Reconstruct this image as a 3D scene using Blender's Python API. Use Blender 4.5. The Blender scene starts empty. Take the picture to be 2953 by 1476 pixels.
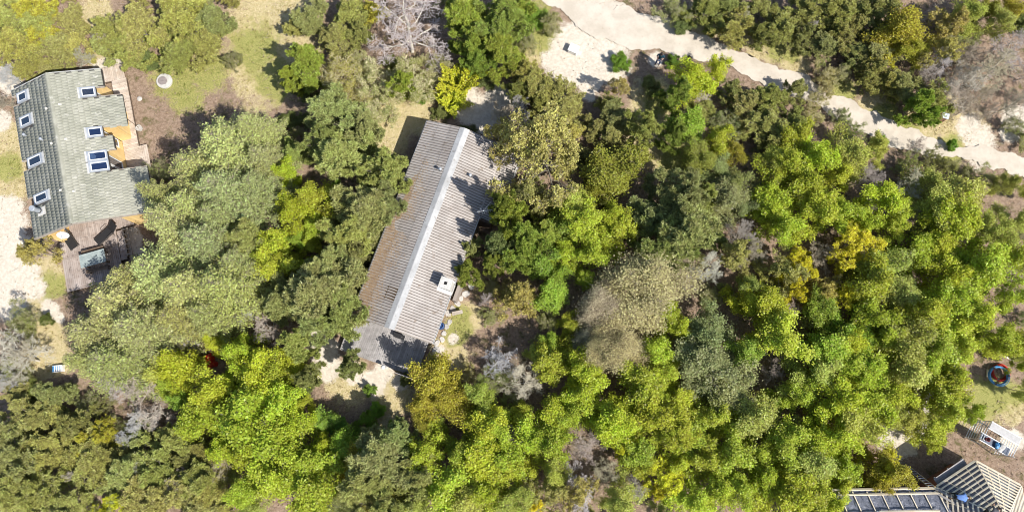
import bpy, math, random
import numpy as np
from mathutils import Matrix, Vector

# ------------------------------------------------------------------ camera, world, sun, exposure
scene = bpy.context.scene
TH = math.radians(10.0)          # camera leans ten degrees off straight down, towards +Y
H = 48.0                         # height of the camera above the ground
FPX = 2050.0                     # focal length in pixels of the 2953 px wide photograph
CY = -H * math.tan(TH)
cam = bpy.data.cameras.new('camera')
cam.sensor_width = 36.0
cam.lens = 36.0 * FPX / 2953.0
cam.clip_end = 1000
cam_o = bpy.data.objects.new('camera', cam)
scene.collection.objects.link(cam_o)
cam_o.location = (0, CY, H)
cam_o.rotation_euler = (TH, 0, 0)
scene.camera = cam_o

SUN_EL = math.radians(49)
SUN_AZ = math.radians(-37)       # direction towards the sun, measured from +X
TO_SUN = Vector((math.cos(SUN_EL) * math.cos(SUN_AZ), math.cos(SUN_EL) * math.sin(SUN_AZ), math.sin(SUN_EL)))
world = bpy.data.worlds.new('World')
scene.world = world
world.use_nodes = True
wn = world.node_tree
sky = wn.nodes.new('ShaderNodeTexSky')
sky.sky_type = 'NISHITA'
sky.sun_disc = False
sky.sun_elevation = SUN_EL
sky.sun_rotation = math.atan2(TO_SUN.x, TO_SUN.y)
wn.nodes['Background'].inputs['Strength'].default_value = 0.11
wn.links.new(sky.outputs[0], wn.nodes['Background'].inputs['Color'])
sun = bpy.data.lights.new('sun', 'SUN')
sun.energy = 4.9
sun.angle = math.radians(0.5)
sun.color = (1.0, 0.955, 0.88)
sun_o = bpy.data.objects.new('sun', sun)
scene.collection.objects.link(sun_o)
sun_o.location = (20, -15, 40)
sun_o.rotation_euler = TO_SUN.to_track_quat('Z', 'Y').to_euler()
vs = scene.view_settings
vs.view_transform = 'Standard'
vs.look = 'None'
vs.exposure = 0.5
vs.gamma = 1.0
vs.use_curve_mapping = False
scene.cycles.filter_width = 1.0

# ------------------------------------------------------------------ helpers
C = scene.collection
R0 = random.Random(7)
K = 2953.0 / 2576.0              # my pixel lists are read from a 2576 px wide view
cT, sT = math.cos(TH), math.sin(TH)

def P(px, py, z=0.0):
    """photograph pixel (2953 wide) -> world point at height z"""
    x = (px - 1476.5) / FPX; y = (738 - py) / FPX
    t = (H - z) / (cT - y * sT)
    return Vector((x * t, CY + (y * cT + sT) * t, z))

def Q(x, y, z=0.0):
    return P(x * K, y * K, z)

def proj(X, Y, Z):
    y = Y - CY; z = Z - H
    yc = y * cT + z * sT; zc = -y * sT + z * cT
    return 1476.5 + FPX * X / (-zc), 738 - FPX * yc / (-zc)

def link(o, parent=None):
    C.objects.link(o)
    if parent is not None:
        o.parent = parent
    return o

def tag(o, label, cat, group=None):
    o['label'] = label; o['category'] = cat
    if group: o['group'] = group
    return o

def thing(name, label, cat, loc=(0, 0, 0), rz=0.0, group=None):
    o = bpy.data.objects.new(name, None)
    o.empty_display_size = 0.2
    link(o); o.location = loc; o.rotation_euler = (0, 0, rz)
    return tag(o, label, cat, group)

def np_mesh(name, V, F, mat=None, attrs=None, smooth=False):
    """V (n,3), F list/array of equally sized faces"""
    me = bpy.data.meshes.new(name)
    V = np.asarray(V, dtype=np.float32); F = np.asarray(F, dtype=np.int32)
    k = F.shape[1]
    me.vertices.add(len(V)); me.vertices.foreach_set('co', V.ravel())
    me.loops.add(F.size); me.loops.foreach_set('vertex_index', F.ravel())
    me.polygons.add(len(F)); me.polygons.foreach_set('loop_start', np.arange(0, F.size, k, dtype=np.int32))
    if smooth:
        me.polygons.foreach_set('use_smooth', np.ones(len(F), dtype=bool))
    if attrs:
        for an, av in attrs.items():
            a = me.attributes.new(an, 'FLOAT', 'POINT')
            a.data.foreach_set('value', np.asarray(av, dtype=np.float32))
    me.update(calc_edges=True)
    if mat is not None: me.materials.append(mat)
    return me

class MB:
    """collects simple shapes into one mesh"""
    def __init__(s): s.v = []; s.f = []
    def add(s, vs, fs):
        n = len(s.v); s.v += [tuple(p) for p in vs]; s.f += [tuple(i + n for i in f) for f in fs]; return s
    def box(s, x0, x1, y0, y1, z0, z1):
        return s.add([(x0,y0,z0),(x1,y0,z0),(x1,y1,z0),(x0,y1,z0),(x0,y0,z1),(x1,y0,z1),(x1,y1,z1),(x0,y1,z1)],
                     [(0,3,2,1),(4,5,6,7),(0,1,5,4),(1,2,6,5),(2,3,7,6),(3,0,4,7)])
    def beam(s, p0, p1, w, h, up=(0,0,1)):
        p0 = Vector(p0); p1 = Vector(p1); d = (p1 - p0).normalized(); u = Vector(up)
        if abs(d.dot(u)) > .98: u = Vector((1,0,0))
        a = d.cross(u).normalized() * w / 2; b = a.cross(d).normalized() * h / 2
        return s.add([p0-a-b, p0+a-b, p0+a+b, p0-a+b, p1-a-b, p1+a-b, p1+a+b, p1-a+b],
                     [(0,3,2,1)[::-1],(4,5,6,7)[::-1],(0,1,5,4)[::-1],(1,2,6,5)[::-1],(2,3,7,6)[::-1],(3,0,4,7)[::-1]])
    def tube(s, p0, p1, r0, r1=None, n=8, cap=True):
        r1 = r0 if r1 is None else r1
        p0 = Vector(p0); p1 = Vector(p1); d = (p1 - p0).normalized()
        a = d.orthogonal().normalized(); b = d.cross(a)
        vs = []
        for p, r in ((p0, r0), (p1, r1)):
            for i in range(n):
                t = 2 * math.pi * i / n
                vs.append(p + (a * math.cos(t) + b * math.sin(t)) * r)
        fs = [(i, (i+1) % n, n + (i+1) % n, n + i) for i in range(n)]
        if cap: fs += [tuple(range(n))[::-1], tuple(range(n, 2*n))]
        return s.add(vs, fs)
    def path(s, pts, r, n=6):
        for i in range(len(pts) - 1): s.tube(pts[i], pts[i+1], r, r, n)
        return s
    def lathe(s, prof, n=20, c=(0,0,0)):
        vs = [(c[0] + r*math.cos(2*math.pi*i/n), c[1] + r*math.sin(2*math.pi*i/n), c[2] + z) for r, z in prof for i in range(n)]
        m = len(prof)
        fs = [(j*n+i, j*n+(i+1) % n, (j+1)*n+(i+1) % n, (j+1)*n+i) for j in range(m-1) for i in range(n)]
        fs += [tuple(range(n))[::-1], tuple((m-1)*n+i for i in range(n))]
        return s.add(vs, fs)
    def mesh(s, name, mat, smooth=False):
        me = bpy.data.meshes.new(name); me.from_pydata(s.v, [], s.f); me.update()
        if smooth: me.polygons.foreach_set('use_smooth', [True]*len(me.polygons))
        me.materials.append(mat); return me
    def build(s, name, mat, parent=None, smooth=False):
        return link(bpy.data.objects.new(name, s.mesh(name, mat, smooth)), parent)

def obj(name, me, parent=None, loc=(0,0,0), rz=0.0):
    o = bpy.data.objects.new(name, me); link(o, parent); o.location = loc; o.rotation_euler = (0,0,rz); return o

# ------------------------------------------------------------------ materials
def new_mat(name):
    m = bpy.data.materials.new(name); m.use_nodes = True
    nt = m.node_tree
    return m, nt, nt.nodes['Principled BSDF']

def N(nt, t, **kw):
    n = nt.nodes.new(t)
    for k, v in kw.items(): setattr(n, k, v)
    return n

def mixc(nt, fac, a, b, mode='MIX'):
    n = N(nt, 'ShaderNodeMix', data_type='RGBA', blend_type=mode)
    for sock, val in ((n.inputs['Factor'], fac), (n.inputs['A'], a), (n.inputs['B'], b)):
        if hasattr(val, 'is_output'): nt.links.new(val, sock)
        elif isinstance(val, (tuple, list)): sock.default_value = (*val[:3], 1)
        else: sock.default_value = val
    return n.outputs['Result']

def math_n(nt, op, a, b=None, clamp=False):
    n = N(nt, 'ShaderNodeMath', operation=op, use_clamp=clamp)
    for i, val in enumerate((a, b)):
        if val is None: continue
        if hasattr(val, 'is_output'): nt.links.new(val, n.inputs[i])
        else: n.inputs[i].default_value = val
    return n.outputs[0]

def ramp(nt, fac, lo, hi):
    n = N(nt, 'ShaderNodeMapRange', interpolation_type='SMOOTHSTEP')
    nt.links.new(fac, n.inputs[0]); n.inputs[1].default_value = lo; n.inputs[2].default_value = hi
    return n.outputs[0]

def noise(nt, scale, detail=4, rough=.6, vec=None, dim=None):
    n = N(nt, 'ShaderNodeTexNoise')
    n.inputs['Scale'].default_value = scale; n.inputs['Detail'].default_value = detail; n.inputs['Roughness'].default_value = rough
    if vec is not None: nt.links.new(vec, n.inputs['Vector'])
    return n.outputs[0]

def coords(nt, kind='Object', scale=None):
    tc = N(nt, 'ShaderNodeTexCoord')
    out = tc.outputs[kind]
    if scale is not None:
        mp = N(nt, 'ShaderNodeMapping'); mp.inputs['Scale'].default_value = scale
        nt.links.new(out, mp.inputs['Vector']); out = mp.outputs[0]
    return out

def worldpos(nt, scale=None):
    g = N(nt, 'ShaderNodeNewGeometry'); out = g.outputs['Position']
    if scale is not None:
        mp = N(nt, 'ShaderNodeMapping'); mp.inputs['Scale'].default_value = scale
        nt.links.new(out, mp.inputs['Vector']); out = mp.outputs[0]
    return out

def bump(nt, bsdf, h, strength=.3, dist=.02):
    b = N(nt, 'ShaderNodeBump'); b.inputs['Strength'].default_value = strength; b.inputs['Distance'].default_value = dist
    nt.links.new(h, b.inputs['Height']); nt.links.new(b.outputs[0], bsdf.inputs['Normal'])

def weathered(name, c1, c2, c3=None, scale=3.0, rough=.8, fine=40.0, var=.25, stretch=None, bumps=.25, metal=0.0, spec=.3):
    """base colour with broad patches, fine speckle and a different tone for every object"""
    m, nt, b = new_mat(name)
    v = worldpos(nt, stretch)
    n1 = noise(nt, scale, 5, .65, v); n2 = noise(nt, fine, 3, .6, v)
    col = mixc(nt, ramp(nt, n1, .35, .65), c1, c2)
    if c3 is not None:
        n3 = noise(nt, scale*2.7, 6, .7, v)
        col = mixc(nt, ramp(nt, n3, .56, .68), col, c3)
    oi = N(nt, 'ShaderNodeObjectInfo')
    r = math_n(nt, 'MULTIPLY_ADD', oi.outputs['Random'], var); nt.nodes[-1].inputs[2].default_value = 1 - var/2
    f = math_n(nt, 'MULTIPLY_ADD', n2, .5); nt.nodes[-1].inputs[2].default_value = .75
    k = math_n(nt, 'MULTIPLY', r, f)
    vm = N(nt, 'ShaderNodeVectorMath', operation='SCALE')
    nt.links.new(col, vm.inputs[0]); nt.links.new(k, vm.inputs['Scale'])
    nt.links.new(vm.outputs[0], b.inputs['Base Color'])
    b.inputs['Roughness'].default_value = rough; b.inputs['Metallic'].default_value = metal
    b.inputs['Specular IOR Level'].default_value = spec
    if bumps: bump(nt, b, n2, bumps, .01)
    return m

def leaf_material(name, transl=.35, rough=.45, spec=.3):
    m, nt, b = new_mat(name)
    oi = N(nt, 'ShaderNodeObjectInfo'); at = N(nt, 'ShaderNodeAttribute', attribute_name='tint')
    hs = N(nt, 'ShaderNodeHueSaturation')
    h = math_n(nt, 'MULTIPLY_ADD', at.outputs['Fac'], .05); nt.nodes[-1].inputs[2].default_value = .475
    v = math_n(nt, 'MULTIPLY_ADD', at.outputs['Fac'], 1.25); nt.nodes[-1].inputs[2].default_value = .40
    nt.links.new(h, hs.inputs['Hue']); nt.links.new(v, hs.inputs['Value']); nt.links.new(oi.outputs['Color'], hs.inputs['Color'])
    nt.links.new(hs.outputs[0], b.inputs['Base Color'])
    b.inputs['Roughness'].default_value = rough; b.inputs['Specular IOR Level'].default_value = spec
    tr = N(nt, 'ShaderNodeBsdfTranslucent'); nt.links.new(hs.outputs[0], tr.inputs['Color'])
    mx = N(nt, 'ShaderNodeMixShader'); mx.inputs[0].default_value = transl
    nt.links.new(b.outputs[0], mx.inputs[1]); nt.links.new(tr.outputs[0], mx.inputs[2])
    nt.links.new(mx.outputs[0], nt.nodes['Material Output'].inputs['Surface'])
    return m

def bark_material():
    m, nt, b = new_mat('bark')
    oi = N(nt, 'ShaderNodeObjectInfo')
    n1 = noise(nt, 6, 4, .6, worldpos(nt))
    vm = N(nt, 'ShaderNodeVectorMath', operation='SCALE')
    k = math_n(nt, 'MULTIPLY_ADD', n1, .9); nt.nodes[-1].inputs[2].default_value = .55
    nt.links.new(oi.outputs['Color'], vm.inputs[0]); nt.links.new(k, vm.inputs['Scale'])
    nt.links.new(vm.outputs[0], b.inputs['Base Color']); b.inputs['Roughness'].default_value = .85
    return m

def plain(name, c, rough=.6, metal=0.0, spec=.4, var=.12):
    return weathered(name, c, tuple(x*.85 for x in c), None, 5, rough, 30, var, None, 0, metal, spec)

M = {}
M['leaf'] = leaf_material('leaf', .48, .42, .35); M['needle'] = leaf_material('needle', .22, .45, .4); M['bark'] = bark_material()
M['deck_pale'] = weathered('deck_wood_pale', (.44,.36,.29), (.56,.48,.41), (.30,.23,.18), 2, .8, 30, .3, (1,1,1))
M['deck_grey'] = weathered('deck_wood_grey', (.27,.255,.25), (.36,.34,.33), (.18,.17,.16), 2, .75, 30, .3)
M['deck_brown'] = weathered('deck_wood_brown', (.29,.235,.205), (.38,.325,.295), (.19,.15,.135), 1.6, .7, 30, .3)
M['yellow'] = weathered('yellow_boards', (.80,.58,.27), (.74,.52,.22), None, 2, .6, 30, .18)
M['tile'] = weathered('mossy_roof_tile', (.255,.255,.205), (.33,.325,.27), (.42,.41,.36), .8, .85, 28, .22, None, .5)
M['fascia'] = weathered('grey_fascia', (.42,.42,.41), (.52,.52,.50), None, 3, .6, 30, .1)
M['dark_trim'] = plain('dark_trim', (.06,.055,.05), .6)
M['white'] = plain('white_paint', (.78,.78,.77), .4)
M['alu'] = plain('brushed_metal', (.62,.64,.66), .35, .85)
M['zinc'] = weathered('zinc_sheet', (.36,.39,.43), (.45,.47,.50), None, 3, .45, 40, .1, None, .05, .3)
def corr_mat():
    """weathered fibre cement: lichen, specks, and valleys darkened by dirt and by groove shade painted into the colour"""
    m = weathered('fibre_cement_sheet', (.33,.295,.27), (.39,.36,.335), (.25,.205,.17), .7, .9, 22, .16, None, .35)
    nt = m.node_tree; b = nt.nodes['Principled BSDF']
    src = b.inputs['Base Color'].links[0].from_socket
    sx = N(nt, 'ShaderNodeSeparateXYZ'); nt.links.new(coords(nt), sx.inputs[0])
    w = math_n(nt, 'ABSOLUTE', math_n(nt, 'SINE', math_n(nt, 'MULTIPLY', sx.outputs[0], math.pi/.17717)))
    n = noise(nt, 7, 5, .7, worldpos(nt))
    f = ramp(nt, math_n(nt, 'SUBTRACT', w, math_n(nt, 'MULTIPLY', n, .55)), -.25, .30)
    spk = ramp(nt, noise(nt, 9, 4, .75, worldpos(nt)), .62, .70)
    col = mixc(nt, f, (.12,.10,.085), src)  # grime plus painted groove shade, so the ribs stand out more
    col = mixc(nt, math_n(nt, 'MULTIPLY', spk, .7), col, (.10,.08,.065))
    nt.links.new(col, b.inputs['Base Color'])
    return m
M['corr'] = corr_mat()
M['ridgecap'] = weathered('ridge_capping', (.35,.35,.35), (.43,.43,.43), (.27,.26,.25), 1.6, .85, 30, .22, None, .3)
M['rooflight'] = weathered('brown_rooflight', (.055,.035,.02), (.10,.07,.04), None, 6, .35, 30, .1)
M['concrete'] = weathered('concrete', (.46,.45,.42), (.56,.54,.50), (.33,.31,.28), 3, .9, 30, .1)
M['soot'] = plain('soot', (.012,.012,.012), .9)
M['brick'] = None
M['timber'] = weathered('fresh_timber', (.70,.60,.44), (.78,.70,.56), None, 2, .7, 30, .16)
M['oldwood'] = weathered('old_wood', (.34,.29,.24), (.44,.39,.34), (.2,.16,.13), 4, .85, 30, .2)
M['darkwood'] = weathered('dark_brown_wood', (.10,.07,.05), (.15,.11,.08), None, 4, .8, 30, .2)
M['black'] = plain('black_fabric', (.018,.018,.02), .7)
M['tablestone'] = weathered('grey_table_board', (.26,.31,.31), (.34,.39,.38), (.20,.24,.24), 3, .5, 30, .1)
M['stone'] = weathered('grey_stone', (.40,.38,.36), (.52,.49,.45), (.30,.29,.26), 5, .9, 20, .3)
M['needles'] = weathered('dry_needles', (.36,.24,.14), (.45,.32,.20), (.25,.17,.10), 3, .9, 40, .1)
M['blue'] = plain('blue_plastic', (.10,.32,.62), .35)
M['red'] = plain('red_plastic', (.55,.035,.02), .35)
M['navy'] = plain('navy_board', (.09,.11,.16), .5)
M['greybag'] = plain('grey_bag', (.45,.44,.43), .8)

def brick_mat():
    m, nt, b = new_mat('red_brick')
    br = N(nt, 'ShaderNodeTexBrick'); br.inputs['Scale'].default_value = 4.2
    br.inputs['Color1'].default_value = (.24,.065,.04,1); br.inputs['Color2'].default_value = (.30,.09,.05,1); br.inputs['Mortar'].default_value = (.28,.24,.21,1)
    br.inputs['Brick Width'].default_value = 1.0; br.inputs['Row Height'].default_value = .28; br.inputs['Mortar Size'].default_value = .03
    mp = N(nt, 'ShaderNodeMapping'); tc = N(nt, 'ShaderNodeTexCoord')
    nt.links.new(tc.outputs['UV'], mp.inputs[0]); nt.links.new(mp.outputs[0], br.inputs[0])
    nt.links.new(br.outputs[0], b.inputs['Base Color']); b.inputs['Roughness'].default_value = .9
    bump(nt, b, br.outputs['Fac'], -.4, .01)
    return m
M['brick'] = brick_mat()

def glass_mat():
    m, nt, b = new_mat('window_glass')
    gl = N(nt, 'ShaderNodeBsdfGlossy'); gl.inputs['Roughness'].default_value = .03; gl.inputs['Color'].default_value = (.85,.9,1,1)
    tr = N(nt, 'ShaderNodeBsdfTransparent'); tr.inputs['Color'].default_value = (.55,.62,.72,1)
    fr = N(nt, 'ShaderNodeFresnel'); fr.inputs['IOR'].default_value = 1.5
    f = math_n(nt, 'ADD', fr.outputs[0], .16)
    mx = N(nt, 'ShaderNodeMixShader'); nt.links.new(f, mx.inputs[0])
    nt.links.new(tr.outputs[0], mx.inputs[1]); nt.links.new(gl.outputs[0], mx.inputs[2])
    nt.links.new(mx.outputs[0], nt.nodes['Material Output'].inputs['Surface'])
    return m
M['glass'] = glass_mat()
M['room'] = plain('dim_room_blue', (.05,.09,.20), .8)
M['blind'] = plain('pink_blind', (.55,.36,.31), .8)

def membrane_mat():
    m, nt, b = new_mat('roofing_membrane')
    v = worldpos(nt)
    n1 = noise(nt, 2.2, 6, .65, v)
    w = N(nt, 'ShaderNodeTexWave', wave_type='BANDS', bands_direction='DIAGONAL'); w.inputs['Scale'].default_value = 1.3; w.inputs['Distortion'].default_value = 9; w.inputs['Detail'].default_value = 4
    nt.links.new(v, w.inputs[0])
    col = mixc(nt, n1, (.10,.11,.14), (.20,.21,.25))
    nt.links.new(col, b.inputs['Base Color']); b.inputs['Roughness'].default_value = .42
    s = math_n(nt, 'ADD', n1, w.outputs['Fac']); bump(nt, b, s, .8, .06)
    return m
M['membrane'] = membrane_mat()

# ------------------------------------------------------------------ ground
SAND = [(15,555,55),(28,620,55),(15,700,58),(55,690,48),(25,765,45),(85,725,32),(125,775,24),(150,800,15),(0,305,28),(415,742,16),(412,785,18),(20,530,40),
        (812,880,42),(822,922,38),(800,850,26),(940,962,36),(890,940,30),(968,930,28),(1010,960,24),
        (1440,130,62),(1500,150,62),(1420,172,45),(1480,200,42),(1390,150,30),(1530,118,52),(1440,98,50),(1545,170,40),(1480,90,60),
        (1180,268,50),(1225,300,45),(1250,250,40),(2290,1000,40),(2310,1060,50),(2262,1110,50),(2240,1080,40),(2330,1010,40),
        (2440,318,34),(2462,350,40),(2470,385,40),(2545,330,32),(1480,238,18),(1650,150,20),(260,170,26),(300,150,20),(20,200,40),(330,600,30),(345,640,22),
        (1140,850,14),(1108,880,12),(2550,1110,30),(2560,300,40)]
STRAW = [(680,80,120),(640,180,100),(600,240,70),(700,20,100),(20,400,60),(25,460,50),(30,340,40),(1000,290,70),(960,350,70),(990,250,70),(1040,290,55),(240,30,45),
         (1690,370,80),(1640,250,60),(1600,380,40),(1170,800,45),(1130,900,50),(2420,340,70),(2380,300,60),(1930,110,50),(1850,75,50),(1780,40,50),(2000,150,40),(2110,215,40),(2210,265,50),
         (100,830,60),(120,900,60),(130,860,50),(110,690,50),(90,760,40),(60,960,40),(2450,1020,60),(2540,1020,50),(1300,140,50),(1340,120,50),(880,960,60),(990,990,60),(2330,310,60),(950,1060,40),(250,130,40)]
GREEN = [(1330,60,70),(1375,95,50),(1300,120,40),(440,195,70),(520,180,60),(640,120,70),(470,240,50),(690,200,60),(1480,225,22),(1150,830,40),(1160,790,30),(2380,385,50),(2400,360,30),
         (1480,175,16),(1440,160,14),(1410,150,16),(1520,150,16),(1510,180,16),(1545,160,16),(1460,150,10),(2490,1000,60),(2540,990,40),(20,420,40),(130,720,40),(1960,130,30),(2120,230,40),(2230,290,40),(1990,135,26),(1650,260,40),(1700,400,50),(2280,330,40)]
LIT = [(380,240,60),(360,190,45),(400,300,60),(480,270,60),(560,260,60)]

def blobs(lst, X, Y):
    w = np.zeros_like(X)
    for bx, by, r in lst:
        d2 = ((X - bx*K)**2 + (Y - by*K)**2) / (r*K)**2
        w = np.maximum(w, np.exp(-d2 * .75))
    return w

def vnoise(X, Y, seed, oct=4):
    """cheap value noise on arrays"""
    rng = np.random.RandomState(seed); out = np.zeros_like(X); amp = 1.0; tot = 0
    for o in range(oct):
        g = rng.rand(64, 64)
        fx, fy = X * 2**o, Y * 2**o
        ix, iy = np.floor(fx).astype(int), np.floor(fy).astype(int)
        tx, ty = fx - ix, fy - iy
        tx = tx*tx*(3-2*tx); ty = ty*ty*(3-2*ty)
        a = g[ix % 64, iy % 64]; b = g[(ix+1) % 64, iy % 64]; c = g[ix % 64, (iy+1) % 64]; d = g[(ix+1) % 64, (iy+1) % 64]
        out += amp * ((a*(1-tx)+b*tx)*(1-ty) + (c*(1-tx)+d*tx)*ty); tot += amp; amp *= .5
    return out / tot

def ground_z(X, Y):
    X = np.asarray(X, dtype=float); Y = np.asarray(Y, dtype=float)
    return (vnoise(X*.9+50, Y*.9+50, 3, 3) - .5) * .10

def make_ground():
    xs = np.concatenate([np.linspace(-260,-46,12)[:-1], np.arange(-46,46.01,.17), np.linspace(46,260,12)[1:]])
    ys = np.concatenate([np.linspace(-260,-24,12)[:-1], np.arange(-24,28.01,.17), np.linspace(28,260,12)[1:]])
    X, Y = np.meshgrid(xs, ys, indexing='ij')
    Z = ground_z(X, Y) - .05
    px, py = proj(X, Y, 0)
    inside = (np.abs(X) < 46) & (Y > -24) & (Y < 28)
    sand = np.where(inside, blobs(SAND, px, py), 0); straw = np.where(inside, blobs(STRAW, px, py), 0); green = np.where(inside, blobs(GREEN, px, py), 0)
    lit = np.where(inside, blobs(LIT, px, py), 0)
    straw = straw * (1 - .8*lit)
    n, m = X.shape
    idx = np.arange(n*m).reshape(n, m)
    F = np.stack([idx[:-1,:-1], idx[1:,:-1], idx[1:,1:], idx[:-1,1:]], -1).reshape(-1, 4)
    V = np.stack([X, Y, Z], -1).reshape(-1, 3)
    m_, nt, b = new_mat('forest_floor')
    pos = worldpos(nt)
    def A(n): return N(nt, 'ShaderNodeAttribute', attribute_name=n).outputs['Fac']
    nA = noise(nt, 1.1, 8, .72, pos); nB = noise(nt, 5, 6, .75, pos); nC = noise(nt, 19, 5, .7, pos); nD = noise(nt, 55, 3, .6, pos)
    litc = mixc(nt, ramp(nt, nB, .3, .7), (.17,.115,.08), (.34,.25,.185))
    litc = mixc(nt, ramp(nt, nC, .52, .68), litc, (.46,.36,.27))
    litc = mixc(nt, ramp(nt, nA, .5, .66), litc, (.115,.105,.045))
    strawc = mixc(nt, ramp(nt, nB, .3, .7), (.50,.40,.23), (.33,.285,.115))
    strawc = mixc(nt, ramp(nt, nC, .48, .62), strawc, (.62,.53,.35))
    greenc = mixc(nt, ramp(nt, nC, .40, .60), (.17,.19,.045), (.40,.37,.14))
    sandc = mixc(nt, ramp(nt, nB, .35, .65), (.52,.455,.37), (.66,.60,.51))
    sandc = mixc(nt, ramp(nt, nC, .58, .7), sandc, (.36,.29,.215))
    def fac(w, amt, lo, hi):
        nsum = math_n(nt, 'ADD', math_n(nt, 'MULTIPLY', nA, .6), math_n(nt, 'MULTIPLY', nC, .4))
        s = math_n(nt, 'ADD', w, math_n(nt, 'MULTIPLY', math_n(nt, 'SUBTRACT', nsum, .5), amt))
        return ramp(nt, s, lo, hi)
    col = mixc(nt, fac(A('straw'), 1.9, .38, .62), litc, strawc)
    col = mixc(nt, fac(A('green'), 2.4, .42, .70), col, greenc)
    col = mixc(nt, fac(A('sand'), 1.9, .40, .62), col, sandc)
    k = math_n(nt, 'MULTIPLY_ADD', nD, .9); nt.nodes[-1].inputs[2].default_value = .55
    vm = N(nt, 'ShaderNodeVectorMath', operation='SCALE'); nt.links.new(col, vm.inputs[0]); nt.links.new(k, vm.inputs['Scale'])
    nt.links.new(vm.outputs[0], b.inputs['Base Color']); b.inputs['Roughness'].default_value = .95; b.inputs['Specular IOR Level'].default_value = .1
    bump(nt, b, math_n(nt, 'ADD', nB, nC), .7, .06)
    me = np_mesh('ground', V, F, m_, {'sand': sand.ravel(), 'straw': straw.ravel(), 'green': green.ravel()}, True)
    o = obj('ground', me); o['kind'] = 'structure'
    return sand, straw, green
make_ground()

def fractal(pts, depth, amp, rng):
    for _ in range(depth):
        out = []
        for i in range(len(pts)):
            a = pts[i]; b = pts[(i+1) % len(pts)]
            d = b - a; nrm = Vector((-d.y, d.x, 0))
            out += [a, (a+b)/2 + nrm * rng.uniform(-amp, amp)]
        pts = out
    return pts

def road_mat():
    m, nt, b = new_mat('gravel')
    pos = worldpos(nt)
    nA = noise(nt, .8, 6, .65, pos); nB = noise(nt, 6, 6, .75, pos); nC = noise(nt, 30, 4, .7, pos)
    col = mixc(nt, ramp(nt, nA, .35, .65), (.47,.415,.34), (.57,.51,.43))
    col = mixc(nt, ramp(nt, nB, .57, .72), col, (.39,.32,.245))
    col = mixc(nt, ramp(nt, nC, .60, .72), col, (.34,.27,.20))
    nt.links.new(col, b.inputs['Base Color']); b.inputs['Roughness'].default_value = .95; b.inputs['Specular IOR Level'].default_value = .1
    bump(nt, b, math_n(nt, 'ADD', nB, nC), .5, .03)
    return m
M['gravel'] = road_mat()

def make_road():
    rng = random.Random(4)
    up = [(1350,-40),(1362,0),(1410,22),(1436,50),(1470,80),(1530,100),(1600,125),(1690,142),(1780,155),(1880,190),(1980,235),(2070,275),(2130,310),(2200,345),(2290,378),(2365,398),(2470,420),(2580,450),(2640,480)]
    # the far edge of the track, from the right back to the left
    lo = [(2640,440),(2560,392),(2432,370),(2310,325),(2205,278),(2130,248),(2060,215),(1990,178),(1880,135),(1800,104),(1722,72),(1625,36),(1545,0),(1500,-40)]
    pts = [Q(x, y) for x, y in up] + [Q(x, y) for x, y in lo]
    # skip fractal jitter on what lies far outside the picture; it does no harm there
    pts = fractal(pts, 5, .16, rng)
    me = bpy.data.meshes.new('gravel_road')
    import bmesh
    bm = bmesh.new()
    vs = [bm.verts.new((p.x, p.y, .012)) for p in pts]
    f = bm.faces.new(vs); bmesh.ops.triangulate(bm, faces=[f]); bm.normal_update()
    for f in bm.faces:
        if f.normal.z < 0: f.normal_flip()
    bm.to_mesh(me); bm.free(); me.materials.append(M['gravel'])
    o = obj('gravel_road', me); o['kind'] = 'structure'
make_road()

# ------------------------------------------------------------------ long house with the corrugated roof
def frame_matrix(x, y, z, t):
    m = Matrix.Identity(4)
    for i, c in enumerate((x, y, z, t)):
        for j in range(3): m[j][i] = c[j]
    return m

def corrugated(w, L, waves, amp=.024, seg=6, th=.012):
    """sheet lying in x (across the waves) and y (down the slope)"""
    n = waves * seg
    V = []; F = []
    prof = []
    for i in range(n + 1):
        t = i / seg
        prof.append((w * i / n, amp * (abs(math.sin(math.pi * t)) ** .6) * 2 - amp))
    for y, dz in ((0, 0), (L, .022)):
        for x, z in prof: V.append((x, y, z + dz))
    for x, z in prof: V.append((x, L, z + .022 - th - .01))
    k = n + 1
    for i in range(n):
        F.append((i, i+1, k+i+1, k+i)); F.append((k+i, k+i+1, 2*k+i+1, 2*k+i))
    return V, F

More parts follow.
